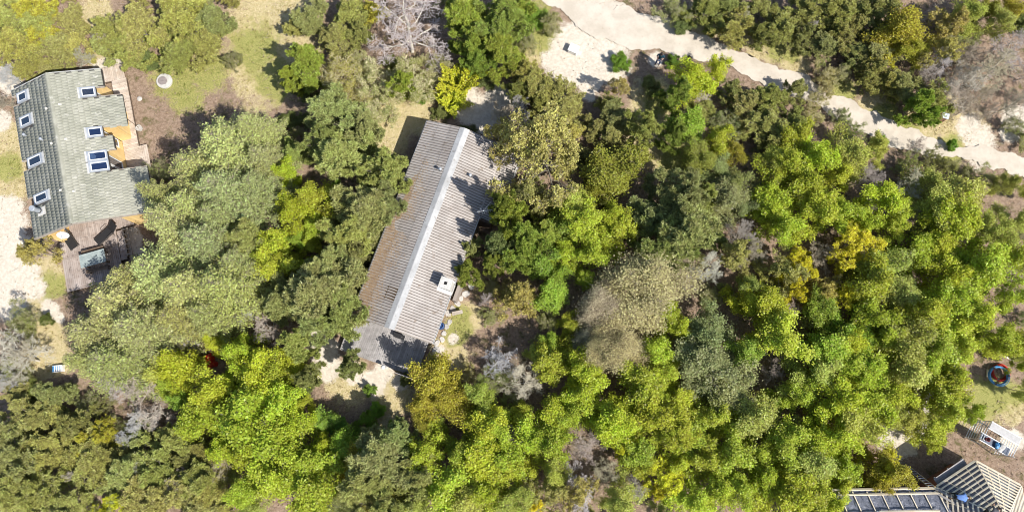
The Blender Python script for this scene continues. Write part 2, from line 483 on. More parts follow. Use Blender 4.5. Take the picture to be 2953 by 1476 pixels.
def main_house():
    A = (-3.1025, 7.9088); ang = math.radians(-109.3255)
    h = thing('long_house', 'long low summer house with grey corrugated roof and pale ridge capping', 'house', (A[0], A[1], -.05), ang)
    Lh, zr, k, W = 13.87, 3.45, .363, 2.70
    th = math.atan(k); c, s = math.cos(th), math.sin(th)
    # walls
    def wall(x0, x1, y0, y1, zt0, zt1, mat=M['darkwood'], name='wall'):
        MB().add([(x0,y0,0),(x1,y0,0),(x1,y1,0),(x0,y1,0),(x0,y0,zt0),(x1,y0,zt0),(x1,y1,zt1),(x0,y1,zt1)],
                 [(0,3,2,1),(4,5,6,7),(0,1,5,4),(1,2,6,5),(2,3,7,6),(3,0,4,7)]).build(name, mat, h)
    yb = 2.35
    wall(.25, Lh-.25, -yb, -yb+.15, zr-k*yb-.14, zr-k*(yb-.15)-.14)
    wall(5.2, Lh-.25, yb-.15, yb, zr-k*(yb-.15)-.14, zr-k*yb-.14)
    wall(.25, 5.2, 3.45, 3.6, zr-k*3.45-.14, zr-k*3.6-.14)
    for x0 in (.25, Lh-.40):
        e = 3.44 if x0 < 1 else yb-.152
        MB().add([(x0,-yb+.152,0),(x0+.15,-yb+.152,0),(x0+.15,e,0),(x0,e,0),(x0,-yb+.152,zr-k*yb-.1),(x0+.15,-yb+.152,zr-k*yb-.1),(x0+.15,0,zr-.14),(x0,0,zr-.14),(x0+.15,e,zr-k*e-.14),(x0,e,zr-k*e-.14)],
                 [(0,3,2,1),(0,1,5,4),(5,6,7,4),(6,8,9,7),(1,2,8,6,5),(3,0,4,7,9),(2,3,9,8)]).build('gable_wall', M['darkwood'], h)
    MB().box(5.05, 5.2, yb+.002, 3.448, 0, zr-k*3.45-.14).build('wall', M['darkwood'], h)
    # roof boarding under the sheets
    def slab(x0, x1, d0, d1, sgn, name):
        z0 = zr - k*d0; z1 = zr - k*d1
        MB().add([(x0,sgn*d0,z0-.14),(x1,sgn*d0,z0-.14),(x1,sgn*d1,z1-.14),(x0,sgn*d1,z1-.14),(x0,sgn*d0,z0-.045),(x1,sgn*d0,z0-.045),(x1,sgn*d1,z1-.045),(x0,sgn*d1,z1-.045)],
                 [(0,3,2,1),(4,5,6,7),(0,1,5,4),(1,2,6,5),(2,3,7,6),(3,0,4,7)] if sgn > 0 else [(0,1,2,3),(7,6,5,4),(4,5,1,0),(5,6,2,1),(6,7,3,2),(7,4,0,3)]).build(name, M['darkwood'], h)
    slab(.03, Lh-.03, 0, W-.05, -1, 'roof_boarding'); slab(.03, Lh-.03, .001, W-.05, 1, 'roof_boarding'); slab(.03, 5.0, W-.048, 3.92, 1, 'roof_boarding')
    # corrugated sheets, each one a piece
    ns = 13; sw = Lh / ns
    rows = 3; sl = (W / c) / rows
    V, F = corrugated(sw - .004, sl + .07, 6); me = MB().add(V, F).mesh('corrugated_sheet', M['corr'])
    V, F = corrugated(sw - .004, 1.28 / c, 6); me2 = MB().add(V, F).mesh('corrugated_sheet', M['corr'])
    V, F = corrugated(sw - .004, sl + .07, 6); mer = MB().add(V, F).mesh('rooflight_sheet', M['rooflight'])
    def place(mesh, name, a, dist, side):
        o = bpy.data.objects.new(name, mesh); link(o, h)
        nrm = Vector((0, side*s, c)); ydir = Vector((0, side*c, -s)); xdir = Vector((side, 0, 0))
        x = a if side > 0 else a + sw - .004
        p = Vector((x, 0, zr)) + ydir * dist + nrm * .012
        o.matrix_local = frame_matrix(xdir, ydir, nrm, p); return o
    for side in (-1, 1):
        for i in range(ns):
            for r in range(rows):
                o = place(me, 'corrugated_sheet', i*sw, r*sl, side)
    for i in range(5):
        place(me2, 'corrugated_sheet', i*sw*.937, W/c - .03, 1).scale = (.937, 1, 1)
    # dark plastic rooflight strips in the west slope
    for i in range(5):
        nrm = Vector((0, -s, c)); ydir = Vector((0, -c, -s)); xdir = Vector((-1, 0, 0))
        p = Vector((11.42 + i*.1778, 0, zr)) + ydir*.36 + nrm*.0
        o = MB().box(-.045, .045, 0, .78 - .03*(i % 2), 0, .045).build('rooflight_strip', M['rooflight'], h)
        o.matrix_local = frame_matrix(xdir, ydir, nrm, p)
    # ridge capping, a west and an east flange on every piece
    nr = 12; rw = Lh / nr
    rd = .34
    mb = MB()
    zz = zr + .062
    prof = [(-rd, zz - k*rd - .012), (-.02, zz - .004), (.02, zz - .004), (rd, zz - k*rd - .012)]
    vs = [(x, y, z) for x in (0, rw + .03) for y, z in prof] + [(x, y, z - .02) for x in (0, rw + .03) for y, z in prof]
    mb.add(vs, [(0,4,5,1)[::-1], (1,5,6,2)[::-1], (2,6,7,3)[::-1], (8,0,1,9)[::-1], (9,1,2,10)[::-1], (10,2,3,11)[::-1], (4,12,13,5)[::-1], (5,13,14,6)[::-1], (6,14,15,7)[::-1], (0,8,12,4)[::-1], (3,7,15,11)[::-1]])
    rm = mb.mesh('ridge_cap', M['ridgecap'])
    for i in range(nr):
        o = obj('ridge_cap', rm, h, (i*rw - .01, 0, .006*(i % 2)))
    # gutters and verge boards
    for sgn, x0, x1, d in ((-1, -.02, Lh, W+.07), (1, 5.05, Lh, W+.07), (1, -.02, 5.02, 3.98)):
        g = MB(); z = zr - k*d - .06
        g.box(x0, x1, sgn*d - .055, sgn*d + .055, z-.07, z-.06); g.box(x0, x1, sgn*d-.065, sgn*d-.055, z-.07, z+.01); g.box(x0, x1, sgn*d+.055, sgn*d+.065, z-.07, z+.012)
        g.build('gutter', M['white'], h)
    for x in (-.03, Lh-.0):
        for sgn in (-1, 1):
            e = 3.9 if (sgn > 0 and x < 1) else W
            MB().beam((x, sgn*.0 + sgn*.02, zr - .09), (x, sgn*e, zr - k*e - .09), .028, .13).build('verge_board', M['oldwood'], h)
    MB().beam((5.04, W+.12, zr-k*(W+.12)-.06), (5.04, 3.95, zr-k*3.95-.06), .03, .14).build('verge_board', M['fascia'], h)
    # roof vents
    for a, d in ((3.15, -.55), (2.82, 1.39)):
        z = zr - k*abs(d)
        v = MB().lathe([(.06, -.1), (.06, .32), (.10, .33), (.10, .40), (.03, .45)], 12, (a, d, z)).build('roof_vent', M['zinc'], h)
        MB().lathe([(.10, -.05), (.075, .06)], 12, (a, d, z)).build('collar', M['dark_trim'], v)
    # chimney at the east eave: brick below, pale capped stack above
    x0, x1, y0, y1 = 9.73, 10.44, 2.03, 2.80
    zt = 3.95
    ch = MB().box(x0+.05, x1-.05, y0+.05, y1-.05, .0, zt-.06).build('chimney', M['concrete'], h)
    cap = MB().add([(x0,y0,zt-.06),(x1,y0,zt-.06),(x1,y1,zt-.06),(x0,y1,zt-.06),(x0,y0,zt),(x1,y0,zt),(x1,y1,zt),(x0,y1,zt),
                    (9.985,2.315,zt+.012),(10.185,2.315,zt+.012),(10.185,2.515,zt+.012),(9.985,2.515,zt+.012),(9.985,2.315,zt-.04),(10.185,2.315,zt-.04),(10.185,2.515,zt-.04),(9.985,2.515,zt-.04)],
                   [(0,3,2,1),(0,1,5,4),(1,2,6,5),(2,3,7,6),(3,0,4,7),(4,5,9,8),(5,6,10,9),(6,7,11,10),(7,4,8,11),(8,9,13,12),(9,10,14,13),(10,11,15,14),(11,8,12,15)]).build('cap', M['concrete'], ch)
    MB().box(9.99, 10.18, 2.32, 2.51, zt-.05, zt-.02).build('flue', M['soot'], ch)
    fl = MB()
    fl.beam((x0-.02, y0-.12, zr-k*(y0-.12)+.06), (x0-.02, y1, zr-k*y1+.06), .10, .03)
    fl.beam((x1+.04, y0-.12, zr-k*(y0-.12)+.06), (x1+.04, y1+.02, zr-k*(y1+.02)+.06), .17, .03)
    fl.box(x0-.06, x1+.12, y0-.16, y0+.04, zr-k*y0+.08, zr-k*y0+.11)
    fl.build('flashing', M['white'], ch)
    MB().box(9.55, 10.75, 2.9, 3.12, 0, 1.5).build('hearth_wall', M['brick'], h)
    # pine needles caught on the west slope
    rng = np.random.RandomState(5)
    n = 16000
    a = rng.uniform(.1, Lh-.1, n); d = W - np.abs(rng.normal(0, .75, n)); 
    dens = vnoise(a*.55, d*.8, 8, 3)
    wgt = np.clip((a - 2.2) / 4.0, .03, 1) * np.clip(1.5 - (W-d)*.55, .12, 1)
    keep = (d > .4) & (rng.rand(n) < wgt) & (dens + .25*wgt > .46)
    a, d = a[keep], d[keep]; n = len(a)
    z = zr - k*d + .012 + .028/c + .015
    ph = rng.uniform(0, math.pi, n); L = rng.uniform(.03, .075, n); w = rng.uniform(.010, .022, n)
    cen = np.stack([a, -d, z + rng.uniform(-.03, .01, n)], 1)
    t = np.stack([np.cos(ph), np.sin(ph)*c, np.sin(ph)*s], 1); b = np.stack([-np.sin(ph), np.cos(ph)*c, np.cos(ph)*s], 1)
    V = np.stack([cen - t*L[:,None], cen + b*w[:,None], cen + t*L[:,None], cen - b*w[:,None]], 1).reshape(-1, 3)
    Fq = np.arange(n*4).reshape(n, 4)
    o = obj('needle_litter', np_mesh('needle_litter', V, Fq, M['needles'])); o.location = h.location; o.rotation_euler = h.rotation_euler
    o['kind'] = 'stuff'; tag(o, 'brown pine needles lying on the shaded slope of the corrugated roof', 'pine needles')
    return h
HM = main_house()
HM_A = Vector((-3.1025, 7.9088, 0)); HM_ANG = math.radians(-109.3255)
def on_main(a, d, z=0):
    return HM_A + Vector((a*math.cos(HM_ANG) - d*math.sin(HM_ANG), a*math.sin(HM_ANG) + d*math.cos(HM_ANG), z))

def deck(name, label, origin, ang, rects, z, th, mat, mat_frame, group=None):
    """rects: (x0,x1,y0,y1,along) with planks running along 'x' or 'y'"""
    o = thing(name, label, 'deck', origin, ang, group)
    cache = {}
    rng = random.Random(name)
    for (x0, x1, y0, y1, along, pw) in rects:
        if along == 'x':
            n = max(1, int(round((y1-y0)/pw))); w = (y1-y0)/n; key = ('x', round(x1-x0, 3), round(w, 4))
            if key not in cache: cache[key] = MB().box(0, x1-x0, .006, w-.006, -th, 0).mesh('plank', mat)
            for i in range(n): obj('plank', cache[key], o, (x0 + rng.uniform(-.012,.012), y0+i*w, z + rng.uniform(-.003,.003)))
        else:
            n = max(1, int(round((x1-x0)/pw))); w = (x1-x0)/n; key = ('y', round(y1-y0, 3), round(w, 4))
            if key not in cache: cache[key] = MB().box(.006, w-.006, 0, y1-y0, -th, 0).mesh('plank', mat)
            for i in range(n): obj('plank', cache[key], o, (x0+i*w, y0 + rng.uniform(-.012,.012), z + rng.uniform(-.003,.003)))
        f = MB(); zt = z - th - .004
        m = 3
        for j in range(m):
            if along == 'x':
                xx = x0 + .06 + (x1-x0-.12)*j/(m-1); f.box(xx-.04, xx+.04, y0+.02, y1-.02, -.1, zt)
            else:
                yy = y0 + .06 + (y1-y0-.12)*j/(m-1); f.box(x0+.02, x1-.02, yy-.04, yy+.04, -.1, zt)
        f.build('joist_frame', mat_frame, o)
    return o

deck('wooden_terrace', 'dappled grey plank terrace at the gable of the corrugated roof house', (HM_A.x, HM_A.y, 0), HM_ANG,
     [(13.70, 16.25, -3.15, 2.28, 'x', .128)], .45, .03, M['deck_grey'], M['darkwood'])

# ------------------------------------------------------------------ yellow house with tiled roof
LA = Vector((-30.6456, 11.4871, 0)); L_ANG = math.radians(-74.887)
def on_left(a, d, z=0):
    return LA + Vector((a*math.cos(L_ANG) - d*math.sin(L_ANG), a*math.sin(L_ANG) + d*math.cos(L_ANG), z))

def left_house():
    h = thing('yellow_house', 'yellow boarded house with mossy grey-green tiled roof and roof windows', 'house', (LA.x, LA.y, -.05), L_ANG)
    Lh, zr, k = 10.48, 4.05, .333
    th = math.atan(k); c, s = math.cos(th), math.sin(th)
    E = [(0,1.30,3.02),(1.30,1.98,2.50),(1.98,4.16,3.93),(4.16,4.86,2.50),(4.86,5.83,3.02),(5.83,7.30,2.53),(7.30,Lh,4.58)]
    Wt = [(0,.46,3.03),(.46,1.17,2.50),(1.17,5.10,3.03),(5.10,5.82,2.50),(5.82,7.70,3.03),(7.70,8.36,2.45),(8.36,Lh,3.03)]
    sky_E = [(1.28,1.99,1.62,2.53),(4.16,4.87,1.62,2.53),(5.83,6.55,1.42,2.55),(6.56,7.28,1.42,2.55)]
    sky_W = [(.46,1.17,1.69,2.55),(2.17,2.90,1.68,2.64),(5.10,5.82,1.32,2.52),(7.70,8.36,1.32,2.47)]
    def slab(x0, x1, d1, sgn):
        d0 = .0 if sgn < 0 else .001
        z0 = zr - k*d0; z1 = zr - k*d1
        v = [(x0,sgn*d0,z0-.20),(x1,sgn*d0,z0-.20),(x1,sgn*d1,z1-.20),(x0,sgn*d1,z1-.20),(x0,sgn*d0,z0-.03),(x1,sgn*d0,z0-.03),(x1,sgn*d1,z1-.03),(x0,sgn*d1,z1-.03)]
        f = [(0,3,2,1),(4,5,6,7),(0,1,5,4),(1,2,6,5),(2,3,7,6),(3,0,4,7)]
        MB().add(v, f if sgn > 0 else [q[::-1] for q in f]).build('roof_boarding', M['dark_trim'], h)
    for sgn, secs in ((1, E), (-1, Wt)):
        for x0, x1, d1 in secs: slab(x0+.002, x1-.002, d1 - .03, sgn)
    # tiles
    tw, pd = .2015, .322
    tl = pd / c + .05
    prof = [(0, .0), (.05, .022), (.10, .022), (.14, .004), (tw-.003, .0)]
    V = [(x, y, z + dz) for y, dz in ((0, 0), (tl, .030)) for x, z in prof] + [(x, tl, z + .030 - .028) for x, z in prof]
    n = len(prof)
    F = [(i, i+1, n+i+1, n+i) for i in range(n-1)] + [(n+i, n+i+1, 2*n+i+1, 2*n+i) for i in range(n-1)]
    tile = MB().add(V, F).mesh('roof_tile', M['tile'])
    spots = []
    rng = random.Random(3)
    for side, secs, skys in ((1, E, sky_E), (-1, Wt, sky_W)):
        for i in range(int(Lh / tw)):
            a = i*tw; ac = a + tw/2
            dmax = [d1 for x0, x1, d1 in secs if x0 <= ac < x1][0]
            for r in range(16):
                d0 = .06 + r*pd; d1 = d0 + pd
                if d1 > dmax + .07: break
                dc = (d0+d1)/2
                if any(x0-.05 < ac < x1+.05 and y0-.1 < dc < y1+.1 for x0, x1, y0, y1 in skys): continue
                sh = (tw/2 if r % 2 else 0)
                nrm = Vector((0, side*s, c)); yd = Vector((0, side*c, -s)); xd = Vector((side, 0, 0))
                x = (a + sh) if side > 0 else (a + sh + tw)
                x = min(x, Lh - (tw if side > 0 else 0))
                p = Vector((x + rng.uniform(-.004,.004), 0, zr)) + yd*(d0/c) + nrm*(-.012 + rng.uniform(-.003,.004))
                yd2 = (yd + xd*rng.uniform(-.012,.012)).normalized()
                spots.append((-(side*dc*.97 + .2*a), frame_matrix(xd, yd2, nrm, p)))
    spots.sort(key=lambda q: q[0])
    for _, m in spots[:300]:
        o = bpy.data.objects.new('roof_tile', tile); link(o, h); o.matrix_local = m
    tv = np.array(V); Vb = []; Fb = []
    for j, (_, m) in enumerate(spots[300:]):
        mm = np.array(m); Vb.append(tv @ mm[:3,:3].T + mm[:3,3]); Fb.append(np.array(F) + j*len(V))
    o = obj('roof_tiles', np_mesh('roof_tiles', np.concatenate(Vb), np.concatenate(Fb), M['tile']), h); o['kind'] = 'stuff'
    # ridge tiles
    rp = [(-.15, -.05), (-.09, .03), (0, .06), (.09, .03), (.15, -.05)]
    rl = Lh / 26
    mb = MB(); mb.add([(x, y, z) for x in (0, rl+.03) for y, z in rp] + [(0, y*.85, z-.03) for y, z in rp], [(i, 5+i, 6+i, i+1)[::-1] for i in range(4)] + [(10+i, i, i+1, 11+i)[::-1] for i in range(4)])
    rm = mb.mesh('ridge_tile', M['tile'])
    for i in range(26): obj('ridge_tile', rm, h, (i*rl - .01, 0, zr + .03 + .006*(i % 2)))
    # eaves and verges
    for sgn, secs in ((1, E), (-1, Wt)):
        for x0, x1, d1 in secs:
            z = zr - k*d1
            MB().box(x0+.004, x1-.004, sgn*d1-.012, sgn*d1+.018, z-.19, z-.005).build('eave_board', M['fascia'] if sgn < 0 else M['dark_trim'], h)
        for j in range(len(secs)-1):
            da, db = secs[j][2], secs[j+1][2]; x = secs[j][1]
            lo, hi = min(da, db), max(da, db)
            MB().beam((x, sgn*(lo+.03), zr-k*(lo+.03)-.09), (x, sgn*(hi+.01), zr-k*(hi+.01)-.09), .03, .19).build('verge_board', M['oldwood'], h)
    for x, mt in ((-.015, M['fascia']), (Lh+.012, M['oldwood'])):
        for sgn, e in ((-1, 3.03), (1, 3.02 if x < 1 else 4.58)):
            MB().beam((x, sgn*.02, zr-.08), (x, sgn*e, zr-k*e-.08), .03, .22).build('verge_board', mt, h)
    # walls of yellow boards
    def boards(p0, p1, zfun, name='wall'):
        """a run of vertical boards from p0 to p1 (local xy), with backing wall"""
        p0 = Vector((*p0, 0)); p1 = Vector((*p1, 0)); d = p1 - p0; n = max(1, int(round(d.length/.135))); u = d.normalized(); nn = Vector((u.y, -u.x, 0))
        q = [p0 - nn*.10, p1 - nn*.10, p1, p0]
        zs = [zfun(v) for v in q]
        w = MB().add([(v.x, v.y, 0) for v in q] + [(v.x, v.y, z-.02) for v, z in zip(q, zs)], [(0,3,2,1),(4,5,6,7),(0,1,5,4),(1,2,6,5),(2,3,7,6),(3,0,4,7)]).build(name, M['yellow'], h)
        for i in range(n):
            a = p0 + d*(i/n) + u*.005; b = p0 + d*((i+1)/n) - u*.005
            q = [a, b, b + nn*.022, a + nn*.022]
            MB().add([(v.x, v.y, .05) for v in q] + [(v.x, v.y, zfun(v)-.03) for v in q], [(0,3,2,1),(4,5,6,7),(0,1,5,4),(1,2,6,5),(2,3,7,6),(3,0,4,7)]).build('board', M['yellow'], w)
        return w
    zf = lambda v: zr - k*abs(v.y) - .2
    boards((Lh-.25, -2.75), (Lh-.25, -2.30), zf)           # south gable, either side of a roofed recess
    boards((Lh-.35, -2.30), (Lh-1.75, -2.30), zf)
    boards((Lh-1.85, -2.30), (Lh-1.85, 2.15), zf)
    boards((Lh-.25, 2.25), (Lh-.25, 3.20), zf)
    MB().box(Lh-1.85, Lh-.37, 2.16, 2.25, 0, zr-k*2.25-.22).build('wall', M['yellow'], h)
    boards((Lh-.36, 3.20), (7.42, 3.20), zf)               # east side, south room
    boards((7.31, 2.25), (5.3, 2.25), zf)
    boards((5.3, 2.25), (4.15, 2.25), zf)
    boards((4.05, 2.25), (4.05, 2.95), zf)                 # side of the projecting room, facing south
    boards((3.95, 2.95), (2.05, 2.95), zf)
    boards((1.95, 2.25), (.25, 2.25), zf)
    for q in ((7.36, 7.41, 2.26, 3.17), (2.0, 2.04, 2.26, 2.92)): MB().box(q[0], q[1], q[2], q[3], 0, zr-k*q[3]-.22).build('wall', M['yellow'], h)
    MB().box(.25, Lh-.34, -2.75, -2.62, 0, zr-k*2.75-.22).build('wall', M['yellow'], h)
    MB().add([(.25,-2.6,0),(.25,2.13,0),(.25,2.13,zr-k*2.13-.22),(.25,0,zr-.22),(.25,-2.6,zr-k*2.6-.22),(.35,-2.6,0),(.35,2.13,0),(.35,2.13,zr-k*2.13-.22),(.35,0,zr-.22),(.35,-2.6,zr-k*2.6-.22)],
             [(0,1,2,3,4)[::-1],(5,6,7,8,9),(0,5,6,1),(1,6,7,2),(2,7,8,3),(3,8,9,4),(4,9,5,0)]).build('gable_wall', M['yellow'], h)
    # roof windows
    def skylight(a0, a1, d0, d1, sgn, blind):
        nrm = Vector((0, sgn*s, c)); yd = Vector((0, sgn*c, -s)); xd = Vector((sgn, 0, 0))
        w = a1 - a0; l = (d1-d0)/c; x = a0 if sgn > 0 else a1
        p = Vector((x, 0, zr)) + yd*(d0/c)
        b = .085
        f = MB(); zt = .125
        f.box(0, b, 0, l, -.06, zt); f.box(w-b, w, 0, l, -.06, zt); f.box(b, w-b, 0, b+.04, -.06, zt-.002); f.box(b, w-b, l-b, l, -.06, zt-.002)
        fo = f.build('skylight', M['zinc'], h); fo.matrix_local = frame_matrix(xd, yd, nrm, p)
        g = MB(); i0 = b; g.box(i0, i0+.045, b+.04, l-b, .0, zt-.012); g.box(w-b-.045, w-b, b+.04, l-b, .0, zt-.012); g.box(i0+.045, w-b-.045, b+.04, b+.085, .0, zt-.014); g.box(i0+.045, w-b-.045, l-b-.045, l-b, .0, zt-.014)
        g.build('sash', M['white'], fo)
        MB().box(b+.045, w-b-.045, b+.085, l-b-.045, .07, .078).build('pane', M['glass'], fo)
        MB().box(b+.03, w-b-.03, b+.07, l-b-.03, -.05, -.02).build('room_behind', M['room'], fo)
        if blind:
            q = blind
            MB().add([(b+.05, b+.09, .03), (w-b-.05, b+.09, .03), (w-b-.05, b+.09+(l-.3)*q[0], .03), (b+.05+(w-.3)*.45, b+.09+(l-.3)*q[1], .03), (b+.05, b+.09+(l-.3)*q[2], .03)], [(0,1,2,3,4)]).build('blind', M[q[3]], fo)
        # head flashing
        MB().box(-.05, w+.05, -.12, -.002, .03, .05).build('flashing', M['fascia'], fo)
    blinds = [(.35,.75,.6,'blind'), (.9,.35,.7,'white'), (.5,.3,.75,'blind'), (.45,.3,.8,'blind')]
    for q, b in zip(sky_W, blinds): skylight(q[0], q[1], q[2], q[3], -1, b)
    for q, b in zip(sky_E, [(.9,.9,.9,'needles'), None, (.3,.4,.2,'white'), None]): skylight(q[0], q[1], q[2], q[3], 1, b)
    # tall windows in the recesses under the roof windows
    for x0, x1 in ((1.36, 1.94), (4.2, 4.82), (5.9, 6.56), (6.6, 7.24)):
        f = MB(); y = 2.275
        f.box(x0, x0+.06, y, y+.05, .9, 2.95); f.box(x1-.06, x1, y, y+.05, .9, 2.95); f.box(x0+.06, x1-.06, y, y+.05, .9, .97); f.box(x0+.06, x1-.06, y, y+.05, 2.88, 2.95)
        fo = f.build('window', M['white'], h)
        MB().box(x0+.06, x1-.06, y+.012, y+.02, .97, 2.88).build('pane', M['glass'], fo)
    # west recess cheeks
    # small roof vents
    for a, d in ((3.52,-2.38),(4.31,-1.12),(4.81,-.47),(2.37,-.43),(8.09,-.37),(2.30,.45),(4.76,.45),(8.37,.42)):
        z = zr - k*abs(d); big = abs(d) > 1
        if big: MB().lathe([(.07,-.05),(.06,.24),(.10,.25),(.09,.32),(.02,.34)], 10, (a, d, z)).build('roof_vent', M['zinc'], h)
        else: MB().add([(a-.08,d-.09,z-.02),(a+.08,d-.09,z-.02),(a+.08,d+.09,z-.02),(a-.08,d+.09,z-.02),(a-.06,d-.07,z+.09),(a+.06,d-.07,z+.09),(a+.06,d+.06,z+.08),(a-.06,d+.06,z+.08)],
                         [(0,3,2,1),(4,5,6,7),(0,1,5,4),(1,2,6,5),(2,3,7,6),(3,0,4,7)]).build('roof_vent', M['concrete'], h)
    # flue pipe with its flashing plate
    z = zr - k*2.12
    fp = MB().lathe([(.15,-.1),(.15,.85),(.14,.9),(.19,.92),(.19,1.02),(.16,1.06)], 16, (8.95, -2.10, z)).build('flue_pipe', M['zinc'], h)
    MB().lathe([(.155,.28),(.17,.30),(.17,.36),(.155,.38)], 16, (8.95, -2.10, z)).build('band', M['dark_trim'], fp)
    nrm = Vector((0, -s, c)); yd = Vector((0, -c, -s)); xd = Vector((-1, 0, 0))
    pl = MB().box(-.27, .27, -.33, .33, .02, .035).build('flashing_plate', M['concrete'], h)
    pl.matrix_local = frame_matrix(xd, yd, nrm, Vector((8.93, -2.06, zr-k*2.06)) + nrm*.03)
    # satellite dish on the south gable
    ds = MB()
    nq = 24; R = .36
    ctr = Vector((Lh+.30, -.95, 3.45)); ax = Vector((math.cos(math.radians(24)), .0, math.sin(math.radians(24)))).normalized()
    a1 = Vector((0,1,0)); a2 = ax.cross(a1)
    vs = []; fs = []
    for j in range(5):
        r = R*(j+.3)/4.3
        for i in range(nq):
            t = 2*math.pi*i/nq; vs.append(ctr + (a1*math.cos(t) + a2*math.sin(t))*r + ax*(.35*r*r/R - .02))
    for j in range(4):
        for i in range(nq): fs.append((j*nq+i, j*nq+(i+1) % nq, (j+1)*nq+(i+1) % nq, (j+1)*nq+i))
    fs.append(tuple(range(nq))[::-1])
    dish = ds.add(vs, fs).build('satellite_dish', M['white'], h, True)
    MB().tube(ctr - a2*-.3, ctr + ax*.42 - a2*-.12, .018, .018, 6).build('feed_arm', M['white'], dish)
    MB().tube(ctr + ax*.40 - a2*-.12, ctr + ax*.50 - a2*-.10, .04, .035, 8).build('feed_horn', M['white'], dish)
    MB().path([(Lh-.18, -.95, 3.2), (Lh+.18, -.95, 3.2), tuple(ctr - ax*.04)], .025).build('bracket', M['zinc'], dish)
    return h
HL = left_house()
deck('wooden_walkway', 'sun-bleached pale plank walkway along the yellow wall under the eaves', (LA.x, LA.y, 0), L_ANG,
     [(-1.65,-.55,1.75,3.28,'x',.11), (-.545,4.75,2.30,3.34,'y',.11), (4.755,7.28,2.30,3.52,'y',.11), (4.755,7.28,3.525,3.92,'x',.13)], .25, .03, M['deck_pale'], M['darkwood'])
deck('sun_terrace', 'brown plank sun terrace with a table and loungers at the yellow gable', (LA.x, LA.y, 0), L_ANG,
     [(10.24,11.30,-3.06,.80,'x',.128), (8.66,10.235,-2.25,2.1,'x',.128), (11.305,11.43,-3.06,.80,'y',.125), (11.435,13.58,-3.06,.80,'x',.128), (13.585,13.71,-3.06,.80,'y',.125), (10.4,12.5,.84,1.24,'y',.3)], .30, .03, M['deck_brown'], M['darkwood'])

